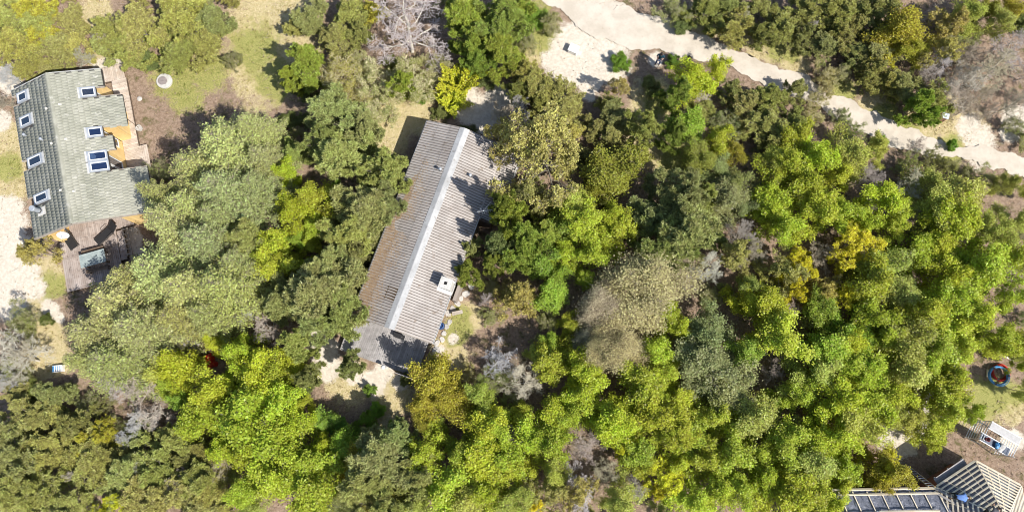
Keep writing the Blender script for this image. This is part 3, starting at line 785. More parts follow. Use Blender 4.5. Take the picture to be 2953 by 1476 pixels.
# ------------------------------------------------------------------ house under construction
def site_house():
    V0 = Vector((26.1, -14.87, 0)); V1 = Vector((28.62, -13.30, 0)); side = (V1 - V0).length
    ctr = Vector((28.66, -16.30, 0))
    h = thing('half_built_house', 'half-built red brick house with bare roof battens and black roofing membrane', 'house', (ctr.x, ctr.y, -.05))
    R = (V1 - ctr).length
    ang0 = math.atan2(V1.y - ctr.y, V1.x - ctr.x)
    hexv = [Vector((math.cos(ang0 + i*math.pi/3), math.sin(ang0 + i*math.pi/3), 0)) * R for i in range(6)]
    ze, za = 2.6, 4.8
    apex = Vector((0, 0, za))
    # hexagonal part: walls, membrane, battens
    wr = .86
    for i in range(6):
        a = hexv[i]*wr; b = hexv[(i+1) % 6]*wr
        inn = .93
        w = MB().add([(a.x,a.y,0),(b.x,b.y,0),(b.x*inn,b.y*inn,0),(a.x*inn,a.y*inn,0),(a.x,a.y,ze+.1),(b.x,b.y,ze+.1),(b.x*inn,b.y*inn,ze+.1),(a.x*inn,a.y*inn,ze+.1)],
                 [(0,3,2,1)[::-1],(4,5,6,7)[::-1],(0,1,5,4)[::-1],(2,3,7,6)[::-1]]).build('wall', M['brick'], h)
        uvl = w.data.uv_layers.new(name='UVMap'); L = (b-a).length
        for poly in w.data.polygons:
            for li in poly.loop_indices:
                co = w.data.vertices[w.data.loops[li].vertex_index].co
                uvl.data[li].uv = ((Vector((co.x,co.y,0))-a).dot((b-a).normalized()), co.z)
        p, q = hexv[i].copy(), hexv[(i+1) % 6].copy(); p.z = q.z = ze
        nn = (q-p).cross(apex-p).normalized()
        if nn.z < 0: nn = -nn
        d = nn*.04
        MB().add([p-d, q-d, apex-d], [(0,1,2) if (q-p).cross(apex-p).z > 0 else (2,1,0)]).build('membrane', M['membrane'], h)
        nb = 13
        for j in range(nb):
            t = j/nb
            a2 = p.lerp(apex, t) + nn*.05; b2 = q.lerp(apex, t) + nn*.05
            a2, b2 = a2.lerp(b2, .012), b2.lerp(a2, .012)
            MB().beam(a2, b2, .085 if j else .12, .045, nn).build('batten', M['timber'], h)
        for j in range(1, 4):
            t = j/4; s0 = p.lerp(q, t); top = s0.lerp(apex, .92 - 2*abs(t-.5)*.9)
            MB().beam(s0 + nn*.01, top + nn*.01, .05, .03, nn).build('counter_batten', M['timber'], h)
        MB().beam(p + Vector((0,0,.05)), apex + Vector((0,0,.03)), .06, .05).build('hip_board', M['timber'], h)
    # west wing with black membrane
    off = Vector((-ctr.x, -ctr.y, 0))
    xa, xb, yn = 19.62, 26.05, -14.98
    kk = .45; depth = 3.6
    def rp(x, t, o=0):   # point on the north slope, t metres in from the eave
        return Vector((x, yn - t, ze + kk*t + o)) + off
    def rs(x, t, o=0):
        return Vector((x, yn - 2*depth + t, ze + kk*t + o)) + off
    nx, ny = 44, 18
    vs = []; fs = []
    rng = np.random.RandomState(2)
    for i in range(nx+1):
        for j in range(ny+1):
            x = xa + .1 + (xb + 1.6 - xa)*i/nx; t = depth*j/ny
            sag = -.02 - .05*abs(math.sin(math.pi*(x-.2*t-xa-.35)/.87))**.7 + rng.uniform(-.018,.018)
            vs.append(rp(x, t, sag))
    for i in range(nx):
        for j in range(ny):
            q = i*(ny+1)+j; fs.append((q, q+1, q+ny+2, q+ny+1)[::-1])
    mo = MB().add(vs, fs).build('membrane', M['membrane'], h, True)
    MB().add([rs(xa+.1,0), rs(xb+1.6,0), rs(xb+1.6,depth), rs(xa+.1,depth)], [(0,1,2,3)]).build('membrane', M['membrane'], h)
    for i in range(9):
        x = xa + .36 + i*.87
        MB().beam(rp(x, .12, .01), rp(x + .2*depth, depth, .01), .055, .05, (0,.7,.7)).build('counter_batten', M['timber'], h)
    MB().beam(rp(xa-.02, .02, .06), rp(xb+.05, .02-.0, .06) + Vector((0,.12,0)), .13, .05, (0,.7,.7)).build('eave_batten', M['timber'], h)
    MB().beam(rp(xa+.25, .30, .06), rp(xb+.05, .30, .06) + Vector((0,.12,0)), .11, .045, (0,.7,.7)).build('eave_batten', M['timber'], h)
    MB().beam(rp(xa+.15, 1.28, .10), rp(22.45, 1.24, .10), .10, .05, (0,.7,.7)).build('loose_plank', M['timber'], h)
    MB().beam(rp(22.1, 1.18, .15), rp(25.75, 1.12, .15), .10, .05, (0,.7,.7)).build('loose_plank', M['timber'], h)
    # valley boards between wing and hexagon
    v0 = hexv[(0+1) % 6] if (hexv[1] - (V0 - ctr)).length < 1 else hexv[5]
    e0 = Vector((v0.x, v0.y, ze+.08))
    for d in (0, .17):
        MB().beam(e0 + Vector((-.05-d, -.1-d, .05)), e0 + Vector((2.5-d, -1.75-d, 1.35)), .12, .03, (-.4,.3,.8)).build('valley_board', M['deck_grey'], h)
    # brick walls of the wing
    def bw(x0, x1, y0, y1, z1):
        o = MB().box(x0 - ctr.x, x1 - ctr.x, y0 - ctr.y, y1 - ctr.y, 0, z1).build('wall', M['brick'], h)
        uvl = o.data.uv_layers.new(name='UVMap')
        for poly in o.data.polygons:
            for li in poly.loop_indices:
                co = o.data.vertices[o.data.loops[li].vertex_index].co
                uvl.data[li].uv = (co.x + co.y, co.z)
    bw(xa+.3, xb-.2, yn-.55, yn-.32, ze-.02); bw(xa+.3, xa+.53, yn-2*depth+.5, yn-.552, ze-.02)
    g0 = Vector((xa+.3, yn-.56, 0)) + off; g1 = Vector((xa+.3, yn-2*depth+.56, 0)) + off; gm = Vector((xa+.3, yn-depth, 0)) + off
    MB().add([(g0.x,g0.y,ze-.02),(g1.x,g1.y,ze-.02),(gm.x,gm.y,ze+kk*depth-.4),(g0.x+.2,g0.y,ze-.02),(g1.x+.2,g1.y,ze-.02),(gm.x+.2,gm.y,ze+kk*depth-.4)], [(0,2,1),(3,4,5),(0,3,5,2),(1,2,5,4)]).build('gable_wall', M['brick'], h)
    # grey scaffold boards along the north-west wall
    nw = (V1 - V0).normalized(); out = Vector((-nw.y, nw.x, 0))
    for j in range(2):
        a = V0 + off + nw*.25 + out*(.10+.21*j); b = V0 + off + nw*2.55 + out*(.10+.21*j)
        MB().beam(a + Vector((0,0,2.32)), b + Vector((0,0,2.32)), .2, .04).build('scaffold_board', M['deck_grey'], h)
    for t in (.35, 1.4, 2.45):
        a = V0 + off + nw*t
        MB().beam(a + out*-.45 + Vector((0,0,2.27)), a + out*.45 + Vector((0,0,2.27)), .06, .06).build('scaffold_bracket', M['zinc'], h)
    return h, ctr
HS, HSC = site_house()

def ladder():
    b = Vector((25.35, -13.62, -.05))
    o = thing('ladder', 'aluminium ladder leaning against the eave of the half-built house', 'ladder', b)
    tp = Vector((25.45, -14.74, 3.1)) - b
    for sx in (-.19, .19):
        MB().beam((sx, 0, 0), (sx + tp.x, tp.y, tp.z), .03, .07, (0,1,.3)).build('rail', M['alu'], o)
    for i in range(11):
        p = tp * ((i+.5)/11)
        MB().tube((p.x-.18, p.y, p.z), (p.x+.18, p.y, p.z), .015, .015, 6).build('rung', M['alu'], o)
    MB().box(tp.x-.21, tp.x-.17, tp.y-.03, tp.y+.03, tp.z, tp.z+.05).build('end_cap', M['yellow'], o)
    MB().box(tp.x+.17, tp.x+.21, tp.y-.03, tp.y+.03, tp.z, tp.z+.05).build('end_cap', M['yellow'], o)
ladder()

# ------------------------------------------------------------------ people
SKIN = plain('skin', (.55,.33,.23), .6); HAIR_B = plain('blond_hair', (.42,.29,.14), .7); HAIR_D = plain('dark_hair', (.04,.03,.025), .7)
def cloth(n, c): return weathered(n, c, tuple(x*.8 for x in c), None, 8, .85, 40, .05)
JEANS = cloth('blue_jeans', (.05,.10,.26)); TEAL = cloth('dark_teal_top', (.03,.09,.13)); SHIRT = cloth('blue_shirt', (.14,.25,.55)); TROUS = cloth('dark_trousers', (.035,.033,.03)); SHOE = cloth('brown_shoes', (.16,.10,.06))

def person(label, loc, rz, J, cols, hair):
    """J: joint name -> point; one continuous skinned body, coloured by the nearest bone"""
    top, leg, shoe = cols
    J = {k: Vector(v) for k, v in J.items()}
    bones = [('pelvis','spine',top,.13,.125),('spine','chest',top,.125,.145),('chest','neck',top,.145,.055),('neck','jaw',SKIN,.055,.075),('jaw','head',SKIN,.075,.10),('head','crown',SKIN,.10,.06)]
    for s in 'LR':
        bones += [('chest','shoulder'+s,top,.145,.07),('shoulder'+s,'elbow'+s,top,.07,.048),('elbow'+s,'wrist'+s,SKIN,.048,.03),('wrist'+s,'palm'+s,SKIN,.03,.036),
                  ('pelvis','hip'+s,leg,.13,.095),('hip'+s,'knee'+s,leg,.095,.065),('knee'+s,'ankle'+s,leg,.065,.045),('ankle'+s,'toe'+s,shoe,.05,.04)]
        d = (J['palm'+s] - J['wrist'+s]).normalized(); up = Vector((0,0,1)); sd = d.cross(up)
        sd = sd.normalized() if sd.length > .1 else Vector((1,0,0))
        dn = sd.cross(d).normalized()
        if dn.z > 0: dn = -dn
        for i, (o, L) in enumerate(((-.033,.07),(-.011,.082),(.011,.078),(.033,.062))):
            a = J['palm'+s] + d*.035 + sd*o; b = a + d*L*.55; c2 = b + (d*.5 + dn*.8).normalized()*L*.5
            J[f'f{s}{i}a'] = a; J[f'f{s}{i}b'] = b; J[f'f{s}{i}c'] = c2
            bones += [('palm'+s, f'f{s}{i}a', SKIN, .036, .010), (f'f{s}{i}a', f'f{s}{i}b', SKIN, .010, .009), (f'f{s}{i}b', f'f{s}{i}c', SKIN, .009, .008)]
        sg = -1 if s == 'L' else 1
        a = J['palm'+s] + sd*(-.05*sg) + d*.0; J[f't{s}a'] = a; J[f't{s}b'] = a + (d*.8 - sd*sg*.4).normalized()*.05
        bones += [('palm'+s, f't{s}a', SKIN, .036, .011), (f't{s}a', f't{s}b', SKIN, .011, .009)]
    names = list(J); ix = {n: i for i, n in enumerate(names)}
    rad = {}
    for a, b, m, r0, r1 in bones: rad[a] = max(rad.get(a, 0), r0); rad.setdefault(b, r1)
    me = bpy.data.meshes.new('tmp_body'); me.from_pydata([J[n] for n in names], [(ix[b[0]], ix[b[1]]) for b in bones], []); me.update()
    t = bpy.data.objects.new('tmp_body', me); C.objects.link(t)
    t.modifiers.new('skin', 'SKIN')
    sv = me.skin_vertices[0].data
    for n in names: sv[ix[n]].radius = (rad[n], rad[n]); sv[ix[n]].use_root = (n == 'pelvis')
    sub = t.modifiers.new('sub', 'SUBSURF'); sub.levels = 1; sub.render_levels = 1
    dg = bpy.context.evaluated_depsgraph_get(); dg.update()
    bm = bpy.data.meshes.new_from_object(t.evaluated_get(dg))
    bpy.data.objects.remove(t)
    mats = [top, leg, shoe, SKIN]
    bm.materials.clear()
    for m in mats: bm.materials.append(m)
    segs = [(J[a], J[b], mats.index(m)) for a, b, m, *_ in bones]
    for p in bm.polygons:
        p.use_smooth = True; best = 9; c0 = p.center
        for a, b, mi in segs:
            ab = b - a; u = max(0, min(1, (c0 - a).dot(ab)/max(1e-6, ab.length_squared))); dd = (c0 - a - ab*u).length
            if dd < best: best, p.material_index = dd, mi
    o = thing('person', label, 'person', loc, rz)
    obj('body', bm, o)
    hd = J['head']; ax = (J['crown'] - J['jaw']).normalized(); fw = J['face'] if False else Vector((0,1,0))
    fw = (J_face(J) - hd).normalized(); sdx = fw.cross(ax).normalized()
    # hair cap over the back and top of the head
    vs = []; fs = []; n1, n2 = 6, 12
    for i in range(n1+1):
        ph = (i/n1)*1.75
        for j in range(n2):
            th_ = 2*math.pi*j/n2
            dvec = ax*math.cos(ph) + (sdx*math.cos(th_) + fw*math.sin(th_))*math.sin(ph)
            if dvec.dot(fw) > .55: dvec = (dvec - fw*(dvec.dot(fw)-.55)).normalized()
            vs.append(hd + dvec*.122)
    for i in range(n1):
        for j in range(n2): fs.append((i*n2+j, i*n2+(j+1) % n2, (i+1)*n2+(j+1) % n2, (i+1)*n2+j))
    MB().add(vs, fs).build('hair', hair, o, True)
    for sg in (-1, 1):
        MB().lathe([(.004,-.012),(.012,0),(.004,.012)], 8, tuple(hd + fw*.098 + sdx*.035*sg + ax*.0)).build('eye', M['dark_trim'], o)
        MB().tube(hd + sdx*.10*sg - ax*.03, hd + sdx*.115*sg + ax*.02, .016, .02, 6).build('ear', SKIN, o)
    MB().tube(hd + fw*.09 + ax*.005, hd + fw*.122 - ax*.03, .010, .018, 6).build('nose', SKIN, o)
    MB().tube(hd + fw*.095 - ax*.065 - sdx*.025, hd + fw*.095 - ax*.065 + sdx*.025, .007, .007, 5).build('mouth', M['red'], o)
    return o
def J_face(J):
    ax = (J['crown'] - J['jaw']).normalized()
    f = J['look'] if 'look' in J else Vector((0,1,0))
    f = f - ax*f.dot(ax)
    return J['head'] + f

stand = dict(pelvis=(0,0,.95), spine=(0,.01,1.12), chest=(0,.01,1.33), neck=(0,.0,1.48), jaw=(0,.03,1.55), head=(0,.03,1.63), crown=(0,.02,1.71),
             shoulderL=(-.18,0,1.40), elbowL=(-.25,.0,1.13), wristL=(-.14,.22,1.10), palmL=(-.10,.29,1.12),
             shoulderR=(.18,0,1.40), elbowR=(.25,.0,1.13), wristR=(.14,.22,1.10), palmR=(.10,.29,1.12),
             hipL=(-.10,0,.90), kneeL=(-.11,.03,.49), ankleL=(-.12,-.01,.09), toeL=(-.14,.14,.05),
             hipR=(.10,0,.90), kneeR=(.12,.05,.49), ankleR=(.12,.04,.09), toeR=(.14,.19,.05))
def strip_look(J):
    return {k: v for k, v in J.items()}
pp = P(1896, 184, 0)
person('standing person in blue jeans and dark top beside the gravel road', (pp.x, pp.y, -.05), math.radians(160), stand, (TEAL, JEANS, SHOE), HAIR_D)
MB().box(-.09, .09, -.06, .06, -.02, .02)
ctl = thing('remote_control', 'pale handheld controller held by the person in blue jeans', 'remote control', (0,0,0))
f_ = Matrix.Rotation(math.radians(160), 4, 'Z') @ Vector((0, .31, 1.14))
ctl.location = (pp.x + f_.x, pp.y + f_.y, f_.z - .05); ctl.rotation_euler = (0, 0, math.radians(160))
cb = MB().box(-.09, .09, -.06, .06, -.015, .025).build('casing', M['white'], ctl)
MB().box(-.05, .05, -.03, .045, .026, .03).build('screen', M['room'], ctl)
for sx in (-.065, .065): MB().tube((sx, -.035, .025), (sx, -.035, .05), .008, .012, 6).build('stick', M['dark_trim'], ctl)

kneel = dict(pelvis=(0,-.28,.42), spine=(0,-.12,.52), chest=(0,.12,.56), neck=(0,.27,.56), jaw=(0,.33,.54), head=(0,.40,.54), crown=(0,.48,.56),
             shoulderL=(-.18,.16,.55), elbowL=(-.26,.26,.30), wristL=(-.20,.44,.14), palmL=(-.18,.50,.09),
             shoulderR=(.18,.16,.55), elbowR=(.27,.22,.30), wristR=(.24,.42,.16), palmR=(.22,.48,.10),
             hipL=(-.10,-.30,.38), kneeL=(-.15,.0,.09), ankleL=(-.14,-.42,.10), toeL=(-.14,-.52,.05),
             hipR=(.10,-.30,.38), kneeR=(.15,.02,.09), ankleR=(.15,-.40,.10), toeR=(.15,-.50,.05))
def on_hex(px, py):
    # where the ray through a pixel meets the north-west face of the hexagonal roof
    v0 = Vector((26.1, -14.87, 2.66)); v1 = Vector((28.62, -13.30, 2.66)); ap = Vector((HSC.x, HSC.y, 4.86))
    n = (v1 - v0).cross(ap - v0)
    o = Vector((0, CY, H)); q = P(px, py, 0); d = q - o
    return o + d * ((v0 - o).dot(n) / d.dot(n))
w1 = on_hex(2762, 1430)
po = person('roofer in a blue shirt kneeling on the bare roof battens', (w1.x, w1.y, w1.z - .08), math.radians(-95), kneel, (SHIRT, TROUS, SHOE), HAIR_B)
w2 = on_hex(2852, 1474)
person('dark-haired roofer in dark clothes bending over the lower battens', (w2.x, w2.y, w2.z - .08), math.radians(-60), kneel, (cloth('grey_jacket', (.10,.10,.11)), TROUS, SHOE), HAIR_D)

# ------------------------------------------------------------------ scaffold, coils and building materials
def scaffold():
    a = P(2861.5, 1212.6, 2.0); b = P(2950, 1263, 2.0)
    d = (b - a); L = d.length; rz = math.atan2(d.y, d.x)
    o = thing('scaffold_tower', 'low aluminium scaffold tower with rung ends and two platforms beside the half-built house', 'scaffold', (a.x, a.y, -.08), rz)
    Wd = 1.35
    for x in (.03, L-.03):
        for y in (-.03, -Wd):
            MB().tube((x, y, 0), (x, y, 2.12), .028, .028, 8).build('post', M['alu'], o)
            MB().lathe([(.05,0),(.05,.06),(.02,.08)], 10, (x, y, 0)).build('foot', M['dark_trim'], o)
        for i in range(8):
            z = .22 + i*.25
            MB().tube((x, -.03, z), (x, -Wd, z), .022, .022, 6).build('rung', M['alu'], o)
    pl = MB().box(.06, L-.06, -.52, -.05, 1.98, 2.02).build('upper_platform', M['greybag'], o)
    for y in (-.53, -.04): MB().beam((.0, y, 2.03), (L, y, 2.03), .035, .06).build('platform_rail', M['alu'], pl)
    pl = MB().box(.06, L-.06, -Wd+.02, -.86, 1.50, 1.54).build('lower_platform', M['navy'], o)
    for y in (-Wd+.0, -.85): MB().beam((.0, y, 1.56), (L, y, 1.56), .03, .05).build('platform_rail', M['alu'], pl)
    for x0, x1 in ((.03, L-.03),):
        MB().tube((x0, -Wd, .3), (x1, -Wd, 1.4), .02, .02, 6).build('brace', M['alu'], o)
        MB().tube((x0, -.03, .3), (x1, -.03, 1.4), .02, .02, 6).build('brace', M['alu'], o)
    def at(x, y): return Matrix.Rotation(rz, 4, 'Z') @ Vector((x, y, 1.46)) + Vector((a.x, a.y, 0))
    t = thing('bucket', 'dark red bucket on the lower scaffold platform', 'bucket', at(.45, -1.1))
    MB().lathe([(.10,0),(.13,.24),(.14,.25),(.12,.25),(.10,.03)], 14).build('pail', plain('dark_red_plastic', (.22,.03,.03), .4), t)
    MB().path([(-.13,0,.24),(-.09,0,.36),(0,0,.40),(.09,0,.36),(.13,0,.24)], .006, 5).build('handle', M['zinc'], t)
    for k_, (x, c, nm, lab) in enumerate(((1.15, M['blue'], 'bag', 'crumpled blue plastic bag on the lower scaffold platform'), (1.42, M['greybag'], 'bag', 'pale grey cement bag on the lower scaffold platform'))):
        p = at(x, -1.12)
        tt = sack(nm, lab, p, .3 if k_ else .2, c, 11 + k_)
def sack(name, lab, p, r, mat, seed):
    rng = random.Random(seed); nq = 12
    vs = []; fs = []
    for j in range(6):
        ph = j/5*math.pi
        for i in range(nq):
            t = 2*math.pi*i/nq; sq = 1/max(abs(math.cos(t)), abs(math.sin(t)))**.6
            vs.append((r*math.sin(ph)*math.cos(t)*sq*1.1 + rng.uniform(-.02,.02), r*.7*math.sin(ph)*math.sin(t)*sq + rng.uniform(-.02,.02), .12 - .12*math.cos(ph) + (rng.uniform(-.02,.03) if j > 1 else 0)))
    for j in range(5):
        for i in range(nq): fs.append((j*nq+i, j*nq+(i+1) % nq, (j+1)*nq+(i+1) % nq, (j+1)*nq+i))
    o = MB().add(vs, fs).build(name, mat); o.location = p; o.rotation_euler = (0, 0, rng.uniform(0, 3))
    return tag(o, lab, 'bag')
scaffold()

def coil(name, lab, p, R, r, turns, mat, tilt, seed, cat):
    rng = random.Random(seed)
    o = thing(name, lab, cat, p); o.rotation_euler = tilt
    for t in range(turns):
        R2 = R + rng.uniform(-.06,.06); z = .03 + (t % 4)*r*2.0 + rng.uniform(0,.015); n = 28; cx, cy = rng.uniform(-.03,.03), rng.uniform(-.03,.03)
        pts = [(cx + R2*math.cos(2*math.pi*i/n), cy + R2*math.sin(2*math.pi*i/n), z + .02*math.sin(i*.7+t)) for i in range(n+1)]
        MB().path(pts, r, 6).build('winding', mat, o)
    for i in range(3):
        a = i*2.1; q = Vector((R*math.cos(a), R*math.sin(a), 0))
        MB().lathe([(.001,0),(.08,.0),(.08,.02),(.001,.02)], 8, tuple(q + Vector((0,0,.03+r*7)))).build('tie', M['dark_trim'], o)
pb = P(2876, 1083, .1)
coil('pipe_coil', 'light blue coil of plastic pipe lying in the grass by the trees', (pb.x, pb.y, .12), .60, .028, 7, M['blue'], (math.radians(4), math.radians(-3), 0), 3, 'pipe coil')
coil('cable_conduit_coil', 'red coil of cable conduit lying under the blue pipe coil', (pb.x + .25, pb.y + .22, -.06), .52, .03, 7, M['red'], (0, 0, 0), 5, 'conduit coil')

def tarp(name, lab, p, wx, wy, hgt, mat, seed, rz, cat):
    """sheet draped over a low stack: flat uneven top, falling sides, folds"""
    rng = np.random.RandomState(seed); n = 26
    g = np.linspace(-1, 1, n); X, Y = np.meshgrid(g, g, indexing='ij')
    e = np.maximum(np.abs(X), np.abs(Y)); fall = np.clip((e - .72)/.28, 0, 1)
    Z = hgt*(1 - fall**1.3) + (vnoise(X*2+9, Y*2+9, seed, 3) - .5)*hgt*.7*(1-fall*.6) + .03*np.sin(np.arctan2(Y, X)*11 + seed)*fall
    sc = 1 - .10*fall
    V = np.stack([X*wx*sc + .05*np.sin(Y*7), Y*wy*sc + .05*np.sin(X*6), Z + .02 - .06*fall], -1).reshape(-1, 3)
    idx = np.arange(n*n).reshape(n, n)
    F = np.stack([idx[:-1,:-1], idx[1:,:-1], idx[1:,1:], idx[:-1,1:]], -1).reshape(-1, 4)
    o = obj(name, np_mesh(name, V, F, mat, None, True), None, p, rz)
    return tag(o, lab, cat)
pr = P(590, 1046, .4)
gloss_red = plain('glossy_red_tarpaulin', (.50,.022,.012), .3, 0, .6)
tarp('red_tarpaulin', 'glossy red tarpaulin draped over a low stack between the bushes', (pr.x, pr.y, -.05), .62, .55, .55, gloss_red, 4, .6, 'tarpaulin')
pw = P(2945, 985, .3)
tarp('white_sheet', 'crumpled white plastic sheet half hidden under leafy branches', (pw.x+.2, pw.y, -.05), .75, .5, .35, M['white'], 9, .2, 'plastic sheet')
for q, (x, y, L, rz, lab) in enumerate(((2905, 1030, 1.0, -.55, 'pale sawn plank lying in the grass above the pipe coils'), (2848, 1075, .5, 1.4, 'short pale offcut of timber lying left of the blue pipe coil'))):
    p = P(x, y, 0); o = MB().box(-L/2, L/2, -.06, .06, 0, .045).build('plank', M['timber']); o.location = (p.x, p.y, -.05); o.rotation_euler = (0, 0, rz); tag(o, lab if q == 0 else 'short pale offcut of timber lying beside the blue pipe coil', 'plank')

# ------------------------------------------------------------------ garden things
def well_cover():
    p = P(473, 233, .1)
    o = thing('well_cover', 'round concrete well ring with grey lid set in the dry lawn', 'well', (p.x, p.y, -.08))
    n = 36; vs = []; fs = []
    prof = [(.56,0),(.56,.18),(.53,.21),(.30,.22),(.30,.17)]
    MB().lathe(prof, n).build('ring', M['concrete'], o)
    MB().lathe([(.31,.16),(.31,.245),(.29,.26),(.02,.262)], 30, (-.10,-.02,0)).build('lid', weathered('lid_iron', (.23,.20,.19), (.30,.26,.25), None, 6, .8, 30, .1), o)
    MB().tube((-.22,-.02,.265), (.02,-.02,.265), .015, .015, 6).build('handle', M['dark_trim'], o)
    rng = random.Random(1)
well_cover()

def cabinet(name, lab, px, py, w, d, hgt, rz, lidmat, bodymat, cat, z=.05):
    p = P(px, py, hgt)
    o = thing(name, lab, cat, (p.x, p.y, -.08), rz)
    MB().box(-w/2, w/2, -d/2, d/2, 0, hgt-.05).build('body', bodymat, o)
    MB().add([(-w/2-.03,-d/2-.03,hgt-.05),(w/2+.03,-d/2-.03,hgt-.05),(w/2+.03,d/2+.03,hgt-.05),(-w/2-.03,d/2+.03,hgt-.05),(-w/2-.02,-d/2-.02,hgt),(w/2+.02,-d/2-.02,hgt),(w/2+.02,d/2+.02,hgt+.02),(-w/2-.02,d/2+.02,hgt+.02)],
             [(0,3,2,1),(4,5,6,7),(0,1,5,4),(1,2,6,5),(2,3,7,6),(3,0,4,7)]).build('lid', lidmat, o)
    dr = MB().box(-w/2+.04, w/2-.04, -d/2-.012, -d/2-.001, .12, hgt-.1).build('door', bodymat, o)
    MB().box(w/2-.11, w/2-.08, -d/2-.03, -d/2-.012, hgt*.45, hgt*.6).build('handle', M['dark_trim'], dr)
    return o
cabinet('utility_cabinet', 'white utility cabinet standing in the sand patch beside the road', 1655, 138, .66, .55, .5, math.radians(-25), M['white'], M['white'], 'cabinet')
cabinet('meter_cabinet', 'bluish white meter cabinet with brown side in the road verge', 2729, 332, .46, .36, .75, math.radians(-18), plain('pale_blue_paint', (.62,.70,.80), .4), plain('brown_paint', (.30,.17,.12), .5), 'cabinet')
def marker(px, py, hgt, w, lab):
    p = P(px, py, 0)
    o = thing('marker_post', lab, 'post', (p.x, p.y, -.08))
    MB().box(-w/2, w/2, -w*.35, w*.35, 0, hgt).build('post', M['white'], o)
    MB().add([(-w/2-.01,-w*.35-.01,hgt),(w/2+.01,-w*.35-.01,hgt),(w/2+.01,w*.35+.01,hgt),(-w/2-.01,w*.35+.01,hgt),(-w/2,-.01,hgt+.05),(w/2,-.01,hgt+.05),(w/2,.01,hgt+.05),(-w/2,.01,hgt+.05)],
             [(0,3,2,1),(4,5,6,7),(0,1,5,4),(1,2,6,5),(2,3,7,6),(3,0,4,7)]).build('cap', M['white'], o)
marker(1530, 40, 1.0, .2, 'broad white marker post in the grass at the road corner')
marker(1500, 108, .7, .09, 'slim white marker post under the bright pine beside the sand patch')
marker(1476, 128, .8, .09, 'thin weathered white post at the foot of the green pine')

def globe_lamp(px, py, lab):
    p = P(px, py, 1.05)
    o = thing('globe_lamp', lab, 'lamp', (p.x, p.y, -.08))
    MB().tube((0,0,0), (0,0,.98), .028, .024, 10).build('post', M['zinc'], o)
    MB().lathe([(.06,.95),(.075,1.0),(.05,1.02)], 14).build('collar', M['zinc'], o)
    prof = [(.001,.99)] + [(.155*math.sin(t*math.pi/10), 1.15 - .155*math.cos(t*math.pi/10)) for t in range(1, 10)] + [(.001,1.305)]
    MB().lathe(prof, 18).build('globe', M['white'], o, True)
    MB().lathe([(.11,0),(.11,.05),(.03,.07)], 12).build('foot', M['concrete'], o)
globe_lamp(1010, 1017, 'white globe lamp on a post at the sandy end of the terrace edge')
globe_lamp(1105, 1058, 'white globe lamp on a post in front of the terrace steps')

# screen wall at the south-east corner of the grey terrace
sc = thing('plank_screen', 'grey plank wind screen standing at the tree-covered terrace corner', 'screen', (HM_A.x, HM_A.y, -.05), HM_ANG)
for i in range(18):
    MB().box(16.36, 16.40, 1.05 + i*.135, 1.175 + i*.135, .02, 1.95).build('board', M['deck_grey'], sc)
for y in (1.05, 2.2, 3.4): MB().box(16.402, 16.48, y, y+.08, 0, 1.9).build('post', M['darkwood'], sc)

# things on the grey terrace
def bench(name, lab, p, rz, L, D, hgt, mat, slats, cat='bench', leg=M['darkwood']):
    o = thing(name, lab, cat, p, rz)
    w = D/slats
    for i in range(slats): MB().box(-L/2, L/2, -D/2 + i*w + .006, -D/2 + (i+1)*w - .006, hgt-.035, hgt).build('slat', mat, o)
    for x in (-L/2+.12, L/2-.12):
        for y in (-D/2+.05, D/2-.05): MB().box(x-.03, x+.03, y-.03, y+.03, 0, hgt-.075).build('leg', leg, o)
        MB().box(x-.025, x+.025, -D/2+.02, D/2-.02, hgt-.075, hgt-.036).build('bearer', leg, o)
    return o
bench('terrace_bench', 'low black bench against the gable end of the corrugated roof house', on_main(14.12, .35, .45), HM_ANG + math.pi/2, .75, .30, .42, M['black'], 2)
bench('garden_bench', 'weathered plank bench standing on the stepping stone path', on_main(11.35, 3.38, -.05), HM_ANG + math.radians(122), .72, .26, .42, M['oldwood'], 2)
bl = thing('rain_barrel', 'blue rain barrel against the wall under the white gutter', 'barrel', on_main(12.55, 2.66, -.05))
MB().lathe([(.20,0),(.23,.1),(.25,.4),(.23,.7),(.20,.8),(.17,.8),(.17,.74),(.01,.74)], 18).build('drum', plain('navy_plastic', (.04,.09,.25), .4), bl, True)
for z in (.25, .55): MB().lathe([(.245,z-.02),(.258,z),(.245,z+.02)], 18).build('hoop', M['dark_trim'], bl)
rs_ = random.Random(12)
for a, d in ((9.35,3.62),(9.95,3.45),(10.35,3.25),(10.75,3.15),(11.2,2.95),(11.55,2.75),(12.1,3.05),(12.45,2.95),(12.95,2.98),(13.35,3.0),(13.7,2.75),(14.15,2.85)):
    n = 9; r = rs_.uniform(.20,.30); vs = []
    for z, k_ in ((0,1),(.06,1.0),(.085,.82)):
        rr = random.Random(int(a*100))
        for i in range(n):
            t = 2*math.pi*i/n; q = r*k_*rr.uniform(.8,1.15); vs.append((q*math.cos(t), q*math.sin(t)*.85, z))
    fs = [(j*n+i, j*n+(i+1) % n, (j+1)*n+(i+1) % n, (j+1)*n+i) for j in range(2) for i in range(n)] + [tuple(2*n+i for i in range(n))]
    o = MB().add(vs, fs).build('stepping_stone', M['stone']); o.location = on_main(a, d, -.07); o.rotation_euler = (0,0,rs_.uniform(0,3))
    tag(o, 'flat grey stepping stone in the path beside the long corrugated roof house', 'stone', 'stepping stones beside the long house')

